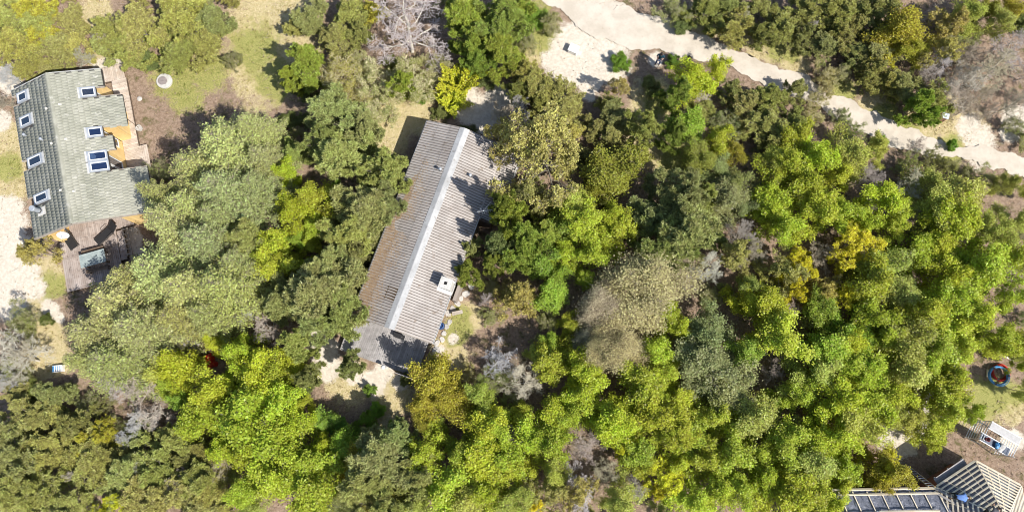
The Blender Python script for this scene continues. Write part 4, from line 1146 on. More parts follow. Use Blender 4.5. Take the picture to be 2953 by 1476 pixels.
# television aerial at the east eave
def aerial():
    o = thing('tv_aerial', 'silver television aerial on a mast at the eave jog of the corrugated roof', 'aerial', on_main(5.12, 2.86, 0), HM_ANG)
    MB().tube((0,0,1.6), (0,0,4.35), .022, .018, 8).build('mast', M['alu'], o)
    R = Matrix.Rotation(-HM_ANG, 4, 'Z')
    def W(x, y, z): return R @ Vector((x, y, z))
    zb = 4.22
    b0, b1 = W(-.12, -.05, zb), W(1.15, .12, zb)
    bo = MB().tube(b0, b1, .016, .016, 6).build('boom', M['alu'], o)
    for i in range(8):
        c0 = b0.lerp(b1, .25 + .1*i); s_ = .17 - .008*i
        MB().tube(c0 + W(-.03, s_, 0), c0 + W(.03, -s_, 0), .008, .008, 5).build('element', M['alu'], bo)
    MB().tube(W(.28, .0, zb-.0), W(.80, .62, zb+.1), .016, .012, 6).build('dipole', M['alu'], o)
    MB().tube(W(0,0,zb-.35), W(.15,.3,zb-.1), .012, .012, 6).build('stay', M['alu'], o)
    MB().beam((.0, -.35, 2.15), (0, .06, 2.15), .05, .05).build('bracket', M['zinc'], o)
aerial()

# sun terrace furniture
def lounger(lab, p, rz):
    o = thing('sun_lounger', lab, 'sun lounger', p, rz, 'black sun loungers on the terrace')
    for y in (-.29, .29):
        MB().beam((0, y, .30), (1.25, y, .30), .03, .04).build('side_rail', M['dark_trim'], o)
        for x in (.15, 1.15): MB().tube((x, y, 0), (x, y, .29), .015, .015, 6).build('leg', M['dark_trim'], o)
    MB().box(.02, 1.24, -.27, .27, .325, .345).build('seat', M['black'], o)
    b = MB().beam((1.26, 0, .335), (1.82, 0, .72), .54, .02).build('backrest', M['black'], o)
    for y in (-.29, .29): MB().beam((1.25, y, .31), (1.84, y, .72), .025, .03).build('back_rail', M['dark_trim'], o)
    for y in (-.33, .33): MB().path([(.75, y, .3), (.8, y, .52), (1.25, y, .54), (1.3, y, .34)], .013, 6).build('armrest', M['dark_trim'], o)
p0 = on_left(10.95, -1.92, .30); p1 = on_left(9.40, -2.55, .30)
lounger('black sun lounger on the terrace pointing at the satellite dish', p0, math.atan2(p1.y-p0.y, p1.x-p0.x))
p0 = on_left(10.95, -.45, .30); p1 = on_left(10.25, .75, .30)
lounger('black sun lounger on the terrace set slantwise beside the slatted edge', p0, math.atan2(p1.y-p0.y, p1.x-p0.x))
tb = thing('terrace_table', 'long grey-green garden table on the brown sun terrace', 'table', on_left(12.08, -.66, .30), L_ANG + math.pi/2 + .02)
for i in range(5): MB().box(-.85, .85, -.46 + i*.184 + .004, -.46 + (i+1)*.184 - .004, .70, .74).build('top_board', M['tablestone'], tb)
for x in (-.68, .68):
    for y in (-.34, .34): MB().box(x-.04, x+.04, y-.04, y+.04, 0, .66).build('leg', M['darkwood'], tb)
    MB().box(x-.03, x+.03, -.42, .42, .66, .699).build('bearer', M['darkwood'], tb)
bench('terrace_bench', 'dark bench between the terrace table and the yellow house', on_left(11.42, -.75, .30), L_ANG + math.pi/2, 1.5, .28, .43, M['darkwood'], 2)
bench('terrace_bench', 'dark bench on the tree side of the grey-green terrace table', on_left(12.78, -.62, .30), L_ANG + math.pi/2, 1.5, .28, .43, M['darkwood'], 2)
fr = thing('plant_rack', 'bare wooden trellis rack lying along the terrace edge', 'trellis', on_left(11.3, 1.45, -.05), L_ANG)
for y in (-.16, .16): MB().beam((-1.0, y, .35), (1.0, y, .35), .05, .05).build('rail', M['oldwood'], fr)
for i in range(6): MB().beam((-.9+i*.36, -.22, .40), (-.9+i*.36, .22, .40), .06, .03).build('slat', M['oldwood'], fr)
for x in (-.95, .95):
    for y in (-.16, .16): MB().box(x-.025, x+.025, y-.025, y+.025, 0, .33).build('leg', M['oldwood'], fr)
pt = P(400, 369, .2)
tub = thing('planter_tub', 'round pale planter tub filled with gravel beside the walkway', 'planter', (pt.x, pt.y, -.08))
MB().lathe([(.17,0),(.21,.28),(.225,.30),(.20,.30),(.19,.24),(.01,.24)], 18).build('pot', M['concrete'], tub)
MB().lathe([(.19,.24),(.10,.262),(.01,.27)], 14).build('gravel', M['stone'], tub)
q0 = P(399, 368, .3); q1 = P(368, 345, 1.2)
br = thing('broom', 'long broom leaning from the walkway to the planter tub', 'broom', (q0.x, q0.y, -.06))
dv = q1 - q0
MB().tube((0,0,.1), (dv.x, dv.y, 1.4), .014, .014, 6).build('handle', M['darkwood'], br)
MB().beam((-.14, .05, .06), (.14, -.05, .06), .07, .12).build('brush', M['darkwood'], br)
st = MB().lathe([(.17,0),(.19,.06),(.14,.13),(.03,.15)], 9).build('boulder', M['stone']); ps = P(402, 285, 0); st.location = (ps.x, ps.y, -.07)
tag(st, 'small grey boulder in a tuft of grass beside the pale walkway', 'boulder')
pc = P(163, 1062, .3)
cr = thing('plastic_crate', 'blue and white plastic crate on the shaded forest floor', 'crate', (pc.x, pc.y, -.08), .1)
for y0, y1 in ((-.22,-.20),(.20,.22)): MB().box(-.33, .33, y0, y1, 0, .3).build('side', M['white'], cr)
for x0, x1, m_ in ((-.33,-.30,M['blue']),(.30,.33,M['white'])): MB().box(x0, x1, -.198, .198, 0, .3).build('end', m_, cr)
MB().box(-.298, .298, -.198, .198, 0, .03).build('base', M['blue'], cr)
for i in range(5): MB().box(-.26+i*.12, -.20+i*.12, -.198, .198, .20, .22).build('slat', M['white'], cr)
for i, (x, y, lab, rz) in enumerate(((923, 1246, 'white plastic garden chair in the shade by the lime bushes', .4), (938, 1259, 'white plastic garden chair tucked behind the other under lime bushes', -1.0))):
    p = P(x, y, .3)
    o = thing('garden_chair', lab, 'chair', (p.x, p.y, -.06), rz)
    MB().box(-.21, .21, -.21, .21, .40, .43).build('seat', M['white'], o)
    for sx in (-.18, .18):
        for sy in (-.18, .18): MB().tube((sx*1.1, sy*1.1, 0), (sx, sy, .40), .02, .025, 6).build('leg', M['white'], o)
        MB().beam((sx*1.2, -.2, .62), (sx*1.2, .2, .62), .05, .025).build('armrest', M['white'], o)
        MB().tube((sx*1.2, .18, .43), (sx*1.2, .18, .61), .018, .018, 6).build('arm_support', M['white'], o)
    for i2 in range(4): MB().beam((-.16+i2*.107, -.21, .43), (-.16+i2*.107, -.29, .84), .07, .018, (1,0,0)).build('back_slat', M['white'], o)
p = P(1169, 1236, .3)
bench('slatted_stool', 'small bluish slatted stool in the clearing below the terrace', (p.x, p.y, -.06), .3, .4, .32, .38, M['zinc'], 4, 'stool')

# ------------------------------------------------------------------ vegetation: prototypes
def unit(v):
    return v / np.maximum(np.linalg.norm(v, axis=-1, keepdims=True), 1e-9)

def grow(rng, Ht, R, limbs=10, levels=3, seg=4, kids=2, base=.25, curl=.28, up=.06, ratio=.5, el=(.3, 1.15), trunk_r=.055, leader=.92, stems=1, rmin=.008, spread=.85, taper=.55):
    """tapered trunk, limbs and twigs. returns segments (p0,p1,r0,r1,level) and twig points (point, direction)"""
    segs = []; tips = []
    def branch(p, d, L, r, lev):
        n = seg if lev < levels else 2
        st = L / n
        for j in range(n):
            d = d + rng.normal(0, curl, 3) * (.6 if lev < 2 else 1.0); d[2] += up; d = d / np.linalg.norm(d)
            q = p + d * st; r2 = max(rmin, r * (1 - taper / n))
            segs.append((p, q, r, r2, lev)); p, r = q, r2
            if lev >= levels: tips.append((p, d))
            elif j >= 0 or lev > 1:
                for k in range(kids):
                    if lev == 1 and j == 0 and k: continue
                    a = rng.normal(0, 1, 3); a -= d * a.dot(d); a /= np.linalg.norm(a)
                    a[2] = abs(a[2]) * .3 if rng.rand() < .5 else a[2] * .5
                    dd = d * .55 + a * spread; dd /= np.linalg.norm(dd)
                    branch(p, dd, L * ratio * (1 - .45 * j / n) * rng.uniform(.7, 1.25), r * .6, lev + 1)
        if lev < levels:
            branch(p, d, L * ratio * .7, r * .8, lev + 1)
    for s_ in range(stems):
        p = np.array([0, 0, -.12]) + (rng.normal(0, .12, 3) * [1, 1, 0] if stems > 1 else 0)
        lean = rng.normal(0, .05, 3) if stems == 1 else np.append(rng.normal(0, .35, 2), 0)
        n = 7; pts = [p]; d = np.array([0, 0, 1.0]) + lean
        for i in range(n):
            d = d + rng.normal(0, .07, 3); d[2] = max(d[2], .6); d /= np.linalg.norm(d)
            pts.append(pts[-1] + d * (Ht * leader / n))
        for i in range(n):
            t0, t1 = i / n, (i + 1) / n
            segs.append((pts[i], pts[i+1], trunk_r * (1 - .85*t0), trunk_r * (1 - .85*t1), 0))
        tips.append((pts[-1], d))
        nl = max(3, limbs // stems)
        for i in range(nl):
            t = base + (1 - base) * (i + rng.uniform(.1, .9)) / nl * .98
            f = t * n; i0 = min(n - 1, int(f)); p0 = pts[i0] + (pts[i0+1] - pts[i0]) * (f - i0)
            az = i * 2.399 + rng.uniform(-.5, .5) + s_
            e = el[0] + (el[1] - el[0]) * ((t - base) / (1 - base)) + rng.uniform(-.15, .15)
            dd = np.array([math.cos(az)*math.cos(e), math.sin(az)*math.cos(e), math.sin(e)])
            prof = math.sqrt(max(.05, 1 - ((t - .48) / .62) ** 2))
            branch(p0, dd, R * prof * rng.uniform(.42, .92), trunk_r * .5 * (1 - .5*t), 1)
    return segs, tips

def tubes(segs, sides=3):
    P0 = np.array([s[0] for s in segs]); P1 = np.array([s[1] for s in segs]); R0_ = np.array([s[2] for s in segs]); R1_ = np.array([s[3] for s in segs])
    d = unit(P1 - P0); ref = np.where(np.abs(d[:, 2:3]) > .9, np.array([[1., 0, 0]]), np.array([[0, 0, 1.]]))
    a = unit(np.cross(d, ref)); b = np.cross(d, a)
    V = []
    for Pn, Rn in ((P0, R0_), (P1, R1_)):
        for i in range(sides):
            t = 2*math.pi*i/sides
            V.append(Pn + (a*math.cos(t) + b*math.sin(t)) * Rn[:, None])
    V = np.stack(V, 1)                                   # (n, 2*sides, 3)
    n = len(segs); base = (np.arange(n) * 2 * sides)[:, None]
    F = np.concatenate([base + np.array([[i, (i+1) % sides, sides + (i+1) % sides, sides + i]]) for i in range(sides)], 0)
    return V.reshape(-1, 3), F

def leaves(rng, cen, size, upbias=.6, asp=.62, dirs=None, curlv=.2):
    """folded diamond leaves round the given centres"""
    n = len(cen)
    nor = rng.normal(0, 1, (n, 3)); nor[:, 2] += upbias * 2; nor = unit(nor)
    t = rng.normal(0, 1, (n, 3)) if dirs is None else dirs + rng.normal(0, .35, (n, 3))
    t = unit(t - nor * (t * nor).sum(1, keepdims=True)); b = np.cross(nor, t)
    L = size * rng.uniform(.65, 1.3, (n, 1)); W_ = L * asp * .5; L = L * .5
    V = np.stack([cen - t*L, cen + b*W_ + nor*W_*curlv, cen + t*L, cen - b*W_ + nor*W_*curlv], 1).reshape(-1, 3)
    F = np.arange(n*4).reshape(n, 4)
    return V, F

def clumped_tint(rng, cen, groups, n_per):
    g = rng.rand(groups).repeat(n_per)[:len(cen)]
    return np.clip(.55*g + .45*rng.rand(len(cen)), 0, 1)

def proto_broad(seed, Ht=6.0, R=2.2, per=15, size=.115, limbs=12, sig=.15, **kw):
    rng = np.random.RandomState(seed)
    kw.setdefault('levels', 3); kw.setdefault('kids', 2)
    segs, tips = grow(rng, Ht, R, limbs=limbs, **kw)
    tp = np.array([t[0] for t in tips])
    cen = tp.repeat(per, 0) + rng.normal(0, sig, (len(tp)*per, 3)) * [1, 1, .75]
    tint = clumped_tint(rng, cen, len(tp), per)
    V, F = leaves(rng, cen, size)
    return segs, V, F, tint.repeat(4)

def proto_pine(seed, Ht=4.6, R=2.2, tuft=13, nl=.17, limbs=13, **kw):
    rng = np.random.RandomState(seed)
    kw.setdefault('curl', .22); kw.setdefault('up', .12); kw.setdefault('base', .12); kw.setdefault('el', (.15, 1.1))
    segs, tips = grow(rng, Ht, R, limbs=limbs, **kw)
    tp = np.array([t[0] for t in tips]); td = np.array([t[1] for t in tips])
    # two tufts on every twig end, one a little back
    tp = np.concatenate([tp, tp - td*.10 + rng.normal(0, .07, tp.shape)]); td = np.concatenate([td, td])
    n = len(tp)
    d = unit(td * .6 + np.array([0, 0, .5]))
    nd = unit(d.repeat(tuft, 0) * .75 + rng.normal(0, .55, (n*tuft, 3)))
    base_ = tp.repeat(tuft, 0); L = nl * rng.uniform(.7, 1.25, (n*tuft, 1))
    side = unit(np.cross(nd, rng.normal(0, 1, nd.shape))) * .017
    V = np.stack([base_ - side*.6, base_ + nd*L*.55 + side, base_ + nd*L, base_ + nd*L*.5 - side], 1).reshape(-1, 3)
    F = np.arange(n*tuft*4).reshape(-1, 4)
    tint = np.clip(.6*rng.rand(n).repeat(tuft) + .4*rng.rand(n*tuft), 0, 1)
    return segs, V, F, tint.repeat(4)

def fronds(rng, axes, sp=.13, k=.42, needle=.10, per=7, w=.035):
    """axes: list of polylines (points). side twigs in two rows with needle sprays"""
    segs = []; cen = []; dr = []
    for pts in axes:
        L = sum(np.linalg.norm(pts[i+1]-pts[i]) for i in range(len(pts)-1))
        r = .010 + .006*L
        for i in range(len(pts)-1): segs.append((pts[i], pts[i+1], r*(1-i/len(pts)), r*(1-(i+1)/len(pts))+.003, 1))
        m = max(3, int(L / sp))
        for j in range(1, m+1):
            t = j/m; f = t*(len(pts)-1); i0 = min(len(pts)-2, int(f)); q = pts[i0] + (pts[i0+1]-pts[i0])*(f-i0)
            d = unit(pts[i0+1]-pts[i0]); s_ = np.cross(d, [0,0,1]); s_ = unit(s_)
            for sg in (-1, 1):
                l = L*k*(1-t)*rng.uniform(.7, 1.2) + .10
                dd = unit(d*.75 + s_*sg*.85 + np.array([0,0,rng.uniform(-.12,.15)]))
                e = q + dd*l
                segs.append((q, e, .007, .004, 3))
                n = max(2, int(per*l/.3))
                tt = (np.arange(n)+.5)/n
                cen.append(q + dd*l*tt[:, None]); dr.append(np.tile(dd, (n, 1)) + rng.normal(0, .45, (n, 3)))
    cen = np.concatenate(cen); dr = np.concatenate(dr)
    cen = cen + rng.normal(0, .018, cen.shape)
    V, F = leaves(rng, cen, needle*1.25, .5, w/needle*1.4, dr, .1)
    tint = np.clip(rng.normal(.5, .22, len(cen)), 0, 1)
    return segs, V, F, tint.repeat(4)

def proto_spruce(seed, Ht=7.0, R=2.2, whorls=15, droop=.18):
    rng = np.random.RandomState(seed); axes = []
    for wv in range(whorls):
        t = (wv+.4)/whorls; z = Ht*(.10 + .88*t); nb = rng.randint(6, 9)
        for i in range(nb):
            az = 2*math.pi*(i + rng.uniform(-.3,.3))/nb + wv*.7
            L = R*(1 - t)**.75*rng.uniform(.65, 1.15) + .16; n = 5
            d = np.array([math.cos(az), math.sin(az), .25 + .5*t]); p = np.array([0,0,z]); pts = [p]
            for j in range(n):
                d = d + rng.normal(0, .10, 3); d[2] -= droop*(1-t)*.5*(1 if j < 3 else -.9); dd = d/np.linalg.norm(d)
                p = p + dd*L/n; pts.append(p)
            axes.append(pts)
    segs, V, F, tint = fronds(rng, axes)
    for i in range(8): segs.append((np.array([0,0,-.12+Ht*i/8]), np.array([0,0,-.12+Ht*(i+1)/8]), .10*(1-i/8.6), .10*(1-(i+1)/8.6), 0))
    return segs, V, F, tint

def proto_juniper(seed, Ht=3.4, R=1.6, n=26):
    rng = np.random.RandomState(seed); axes = []; segs0 = []
    for i in range(n):
        az = i*2.399; L = R*rng.uniform(.7, 1.35); e = rng.uniform(.35, 1.25); p = np.array([0,0,.15 + rng.uniform(0,.9)]); d = np.array([math.cos(az)*math.cos(e), math.sin(az)*math.cos(e), math.sin(e)]); pts = [p]
        for j in range(5):
            d = d + rng.normal(0, .1, 3); d[2] += .04; d /= np.linalg.norm(d); p = p + d*L*1.25/5; pts.append(p)
        axes.append(pts)
    segs, V, F, tint = fronds(rng, axes, .11, .36, .10, 10, .05)
    for i in range(3): segs.append((np.array([0,0,-.12+.45*i]), np.array([0,0,-.12+.45*(i+1)]), .08-.015*i, .065-.015*i, 0))
    return segs, V, F, tint

def proto_bare(seed, Ht=5.0, R=2.3, per=0, size=.07, **kw):
    rng = np.random.RandomState(seed)
    kw.setdefault('limbs', 11); kw.setdefault('levels', 4); kw.setdefault('seg', 3); kw.setdefault('kids', 2); kw.setdefault('curl', .36); kw.setdefault('ratio', .58); kw.setdefault('rmin', .009); kw.setdefault('trunk_r', .10); kw.setdefault('up', .05); kw.setdefault('taper', .35)
    segs, tips = grow(rng, Ht, R, **kw)
    tp = np.array([t[0] for t in tips])
    if per:
        sel = rng.rand(len(tp)) < .75; tp = tp[sel]
        cen = tp.repeat(per, 0) + rng.normal(0, .06, (len(tp)*per, 3)); tint = clumped_tint(rng, cen, len(tp), per)
        V, F = leaves(rng, cen, size)
        return segs, V, F, tint.repeat(4)
    return segs, None, None, None

FAM = {}
def fam(name, fn, seeds, lmat, split=False, **kw):
    out = []
    for sd in seeds:
        segs, V, F, tint = fn(sd, **kw)
        ext = None
        low = [s for s in segs if s[4] <= (1 if V is None else 9)]; high = [s for s in segs if s[4] > 1] if V is None else []
        tv, tf = tubes(low, 4 if V is None else 3)
        tr = np_mesh('trunk', tv, tf, M['bark'], None, True)
        if V is None:
            cv, cf = tubes(high, 3); cr_ = np_mesh('twigs', cv, cf, M['bark']); rad = np.percentile(np.hypot(cv[:,0], cv[:,1]), 88); top = np.percentile(cv[:,2], 99)
        else:
            cr_ = np_mesh('crown', V, F, M[lmat], {'tint': tint}); rad = np.percentile(np.hypot(V[:,0], V[:,1]), 89); top = np.percentile(V[:,2], 99.5)
        out.append((tr, cr_, float(rad), float(top), V is None))
    FAM[name] = out

fam('broad', proto_broad, (11,12,13,14,15,16,17), 'leaf', per=6, size=.145, sig=.14, spread=1.0, curl=.34)
fam('fine', proto_broad, (21,22,23,24), 'leaf', per=8, size=.115, sig=.14, spread=1.0, curl=.34)
fam('willow', proto_broad, (31,32), 'leaf', per=17, size=.07, sig=.19, limbs=16, up=.1, spread=1.0, curl=.34)
fam('pine', proto_pine, (41,42,43,44), 'needle')
fam('npine', proto_pine, (51,52,53), 'needle', Ht=5.6, tuft=15, nl=.19, limbs=14, base=.2, el=(.1, 1.2))
fam('spruce', proto_spruce, (61,62,63), 'needle')
fam('juniper', proto_juniper, (71,72), 'needle')
fam('bare', proto_bare, (81,82,83), 'leaf')
fam('oak', proto_bare, (91,92,93), 'leaf', per=4, size=.11, levels=4, rmin=.012)
fam('gold', proto_bare, (95,96), 'leaf', per=8, size=.10, levels=4, limbs=10)
fam('haze', proto_bare, (101,102,103), 'leaf', per=3, size=.06, Ht=2.6, R=2.2, stems=4, limbs=18, levels=4, seg=3, el=(.35, 1.2), base=.05, trunk_r=.045, rmin=.009, ratio=.56, up=.10)
fam('shrub', proto_broad, (111,112), 'leaf', Ht=1.6, R=1.5, per=12, size=.085, sig=.09, stems=3, limbs=15, base=.05, trunk_r=.03)

# kind: family, leaf colour, bark colour, object name, description, category, height rule (a*r+b)
KIND = {
 'L': ('broad',  (0.45,0.51,0.05), (.17,.15,.12), 'leafy_tree',   'fresh lime green leafy tree', 'tree', (1.7,1.9)),
 'F': ('fine',   (0.45,0.48,0.1), (.19,.17,.14), 'leafy_tree',   'pale yellow-green fine-leaved tree', 'tree', (1.7,1.9)),
 'G': ('broad',  (0.33,0.44,0.06), (.14,.12,.10), 'leafy_tree',   'mid green leafy tree', 'tree', (1.6,1.6)),
 'V': ('fine',   (0.36,0.345,0.045), (.16,.13,.09), 'leafy_tree',   'olive yellow leafy tree', 'tree', (1.6,1.6)),
 'D': ('fine',   (0.3,0.33,0.115), (.22,.20,.17), 'leafy_tree',   'dull sage green leafy tree', 'tree', (1.6,1.5)),
 'Y': ('gold',   (0.66,0.62,0.045), (.26,.23,.19), 'yellow_tree',  'golden yellow young-leaved tree', 'tree', (1.5,1.6)),
 'O': ('oak',    (0.46,0.42,0.12), (.27,.235,.185), 'budding_oak',  'budding oak with ochre leaves and bare pale branches', 'tree', (1.6,2.0)),
 'P': ('pine',   (0.33,0.335,0.095), (.22,.19,.16), 'pine_tree',    'dark olive green mountain pine', 'pine tree', (1.1,1.2)),
 'Q': ('pine',   (0.42,0.41,0.055), (.22,.19,.16), 'pine_tree',    'yellowish green mountain pine', 'pine tree', (1.1,1.2)),
 'N': ('npine',  (0.34,0.37,0.115), (.20,.17,.14), 'pine_tree',    'tufted grey-green pine', 'pine tree', (1.8,2.4)),
 'T': ('npine',  (0.3,0.37,0.06), (.18,.15,.12), 'pine_tree',    'bright green bushy pine', 'pine tree', (1.7,2.2)),
 'S': ('spruce', (0.37,0.395,0.125), (.28,.24,.18), 'spruce_tree',  'pale feathery yellow-green spruce', 'spruce', (1.9,2.6)),
 'J': ('juniper',(0.5,0.52,0.03), (.20,.16,.11), 'juniper_bush', 'spiky golden green juniper', 'bush', (1.2,.8)),
 'W': ('willow', (0.47,0.43,0.255), (.25,.22,.18), 'willow_tree',  'broad silvery sage willow', 'willow', (1.5,1.8)),
 'B': ('bare',   None,             (.52,.485,.41), 'bare_tree',    'leafless tree with pale lichen-grey twigs', 'tree', (1.4,1.4)),
 'C': ('bare',   None,             (.42,.37,.29), 'bare_tree',    'leafless brown-grey twiggy tree', 'tree', (1.4,1.4)),
 'H': ('haze',   (0.4,0.39,0.13), (.66,.585,.39), 'twiggy_bush',  'hazy straw-coloured twiggy bush', 'bush', (.8,.9)),
 'K': ('haze',   (0.3,0.34,0.085), (.40,.35,.25), 'twiggy_bush',  'half-leafed olive twiggy bush', 'bush', (.8,.9)),
 'E': ('shrub',  (0.24,0.38,0.05), (.15,.12,.09), 'low_shrub',    'low bright green shrub', 'shrub', (.8,.5)),
 'A': ('shrub',  (0.2,0.23,0.065), (.15,.12,.09), 'low_shrub',    'low dark olive shrub', 'shrub', (.8,.5)),
}
FOOT = [  # house footprints (frame, a0,a1,d0,d1) that no trunk may stand in
    (HM_A, HM_ANG, -.1, 16.5, -3.3, 2.7), (HM_A, HM_ANG, -.1, 5.3, 2.0, 3.9), (LA, L_ANG, -1.7, 13.9, -3.2, 1.4), (LA, L_ANG, -1.7, 10.5, -3.2, 4.2)]
def clear_of_houses(p):
    for (o, a, a0, a1, d0, d1) in FOOT:
        v = p - o; x = v.x*math.cos(a) + v.y*math.sin(a); y = -v.x*math.sin(a) + v.y*math.cos(a)
        if a0 < x < a1 and d0 < y < d1:
            opts = [(x-a0, a0-.15, y), (a1-x, a1+.15, y), (y-d0, x, d0-.15), (d1-y, x, d1+.15)]
            _, x, y = min(opts)
            p = Vector((o.x + x*math.cos(a) - y*math.sin(a), o.y + x*math.sin(a) + y*math.cos(a), 0))
    return p

tree_rng = random.Random(2024)
COUNT = {}
TREES = []
def plant(k, x, y, r, where, hscale=1.0):
    famn, col, bark, name, desc, cat, (ha, hb) = KIND[k]
    R = r * K / 45.0
    hgt = (ha * R + hb) * tree_rng.uniform(.88, 1.12) * hscale
    p = Q(x, y, hgt * .68); p = clear_of_houses(Vector((p.x, p.y, 0)))
    COUNT[famn] = COUNT.get(famn, -1) + 1
    tr, crn, rad, top, bare = FAM[famn][COUNT[famn] % len(FAM[famn])]
    size = 'small ' if R < 1.0 else ('large ' if R > 2.1 else '')
    label = f'{size}{desc} {where}'
    words = label.split()
    if len(words) > 16: label = ' '.join(words[:16])
    t = thing(name, label, cat, (p.x, p.y, -.03), tree_rng.uniform(0, 6.283), f'{desc.split(" with ")[0]}s {where}'.replace('trees', 'trees'))
    sx = R / rad
    t.scale = (sx * tree_rng.uniform(.92, 1.08), sx * tree_rng.uniform(.92, 1.08), hgt / top)
    j = tree_rng.uniform
    a = obj('trunk', tr, t); f = j(.8, 1.2); a.color = (bark[0]*f, bark[1]*f, bark[2]*f, 1)
    c = obj('twigs' if bare else 'crown', crn, t)
    cc = bark if bare else col
    TREES.append([k, x, y, r, where, t, p.x, p.y])
    f = j(.84, 1.16); c.color = (cc[0]*f*j(.92,1.10), cc[1]*f, cc[2]*f*j(.85,1.2), 1)
    return t

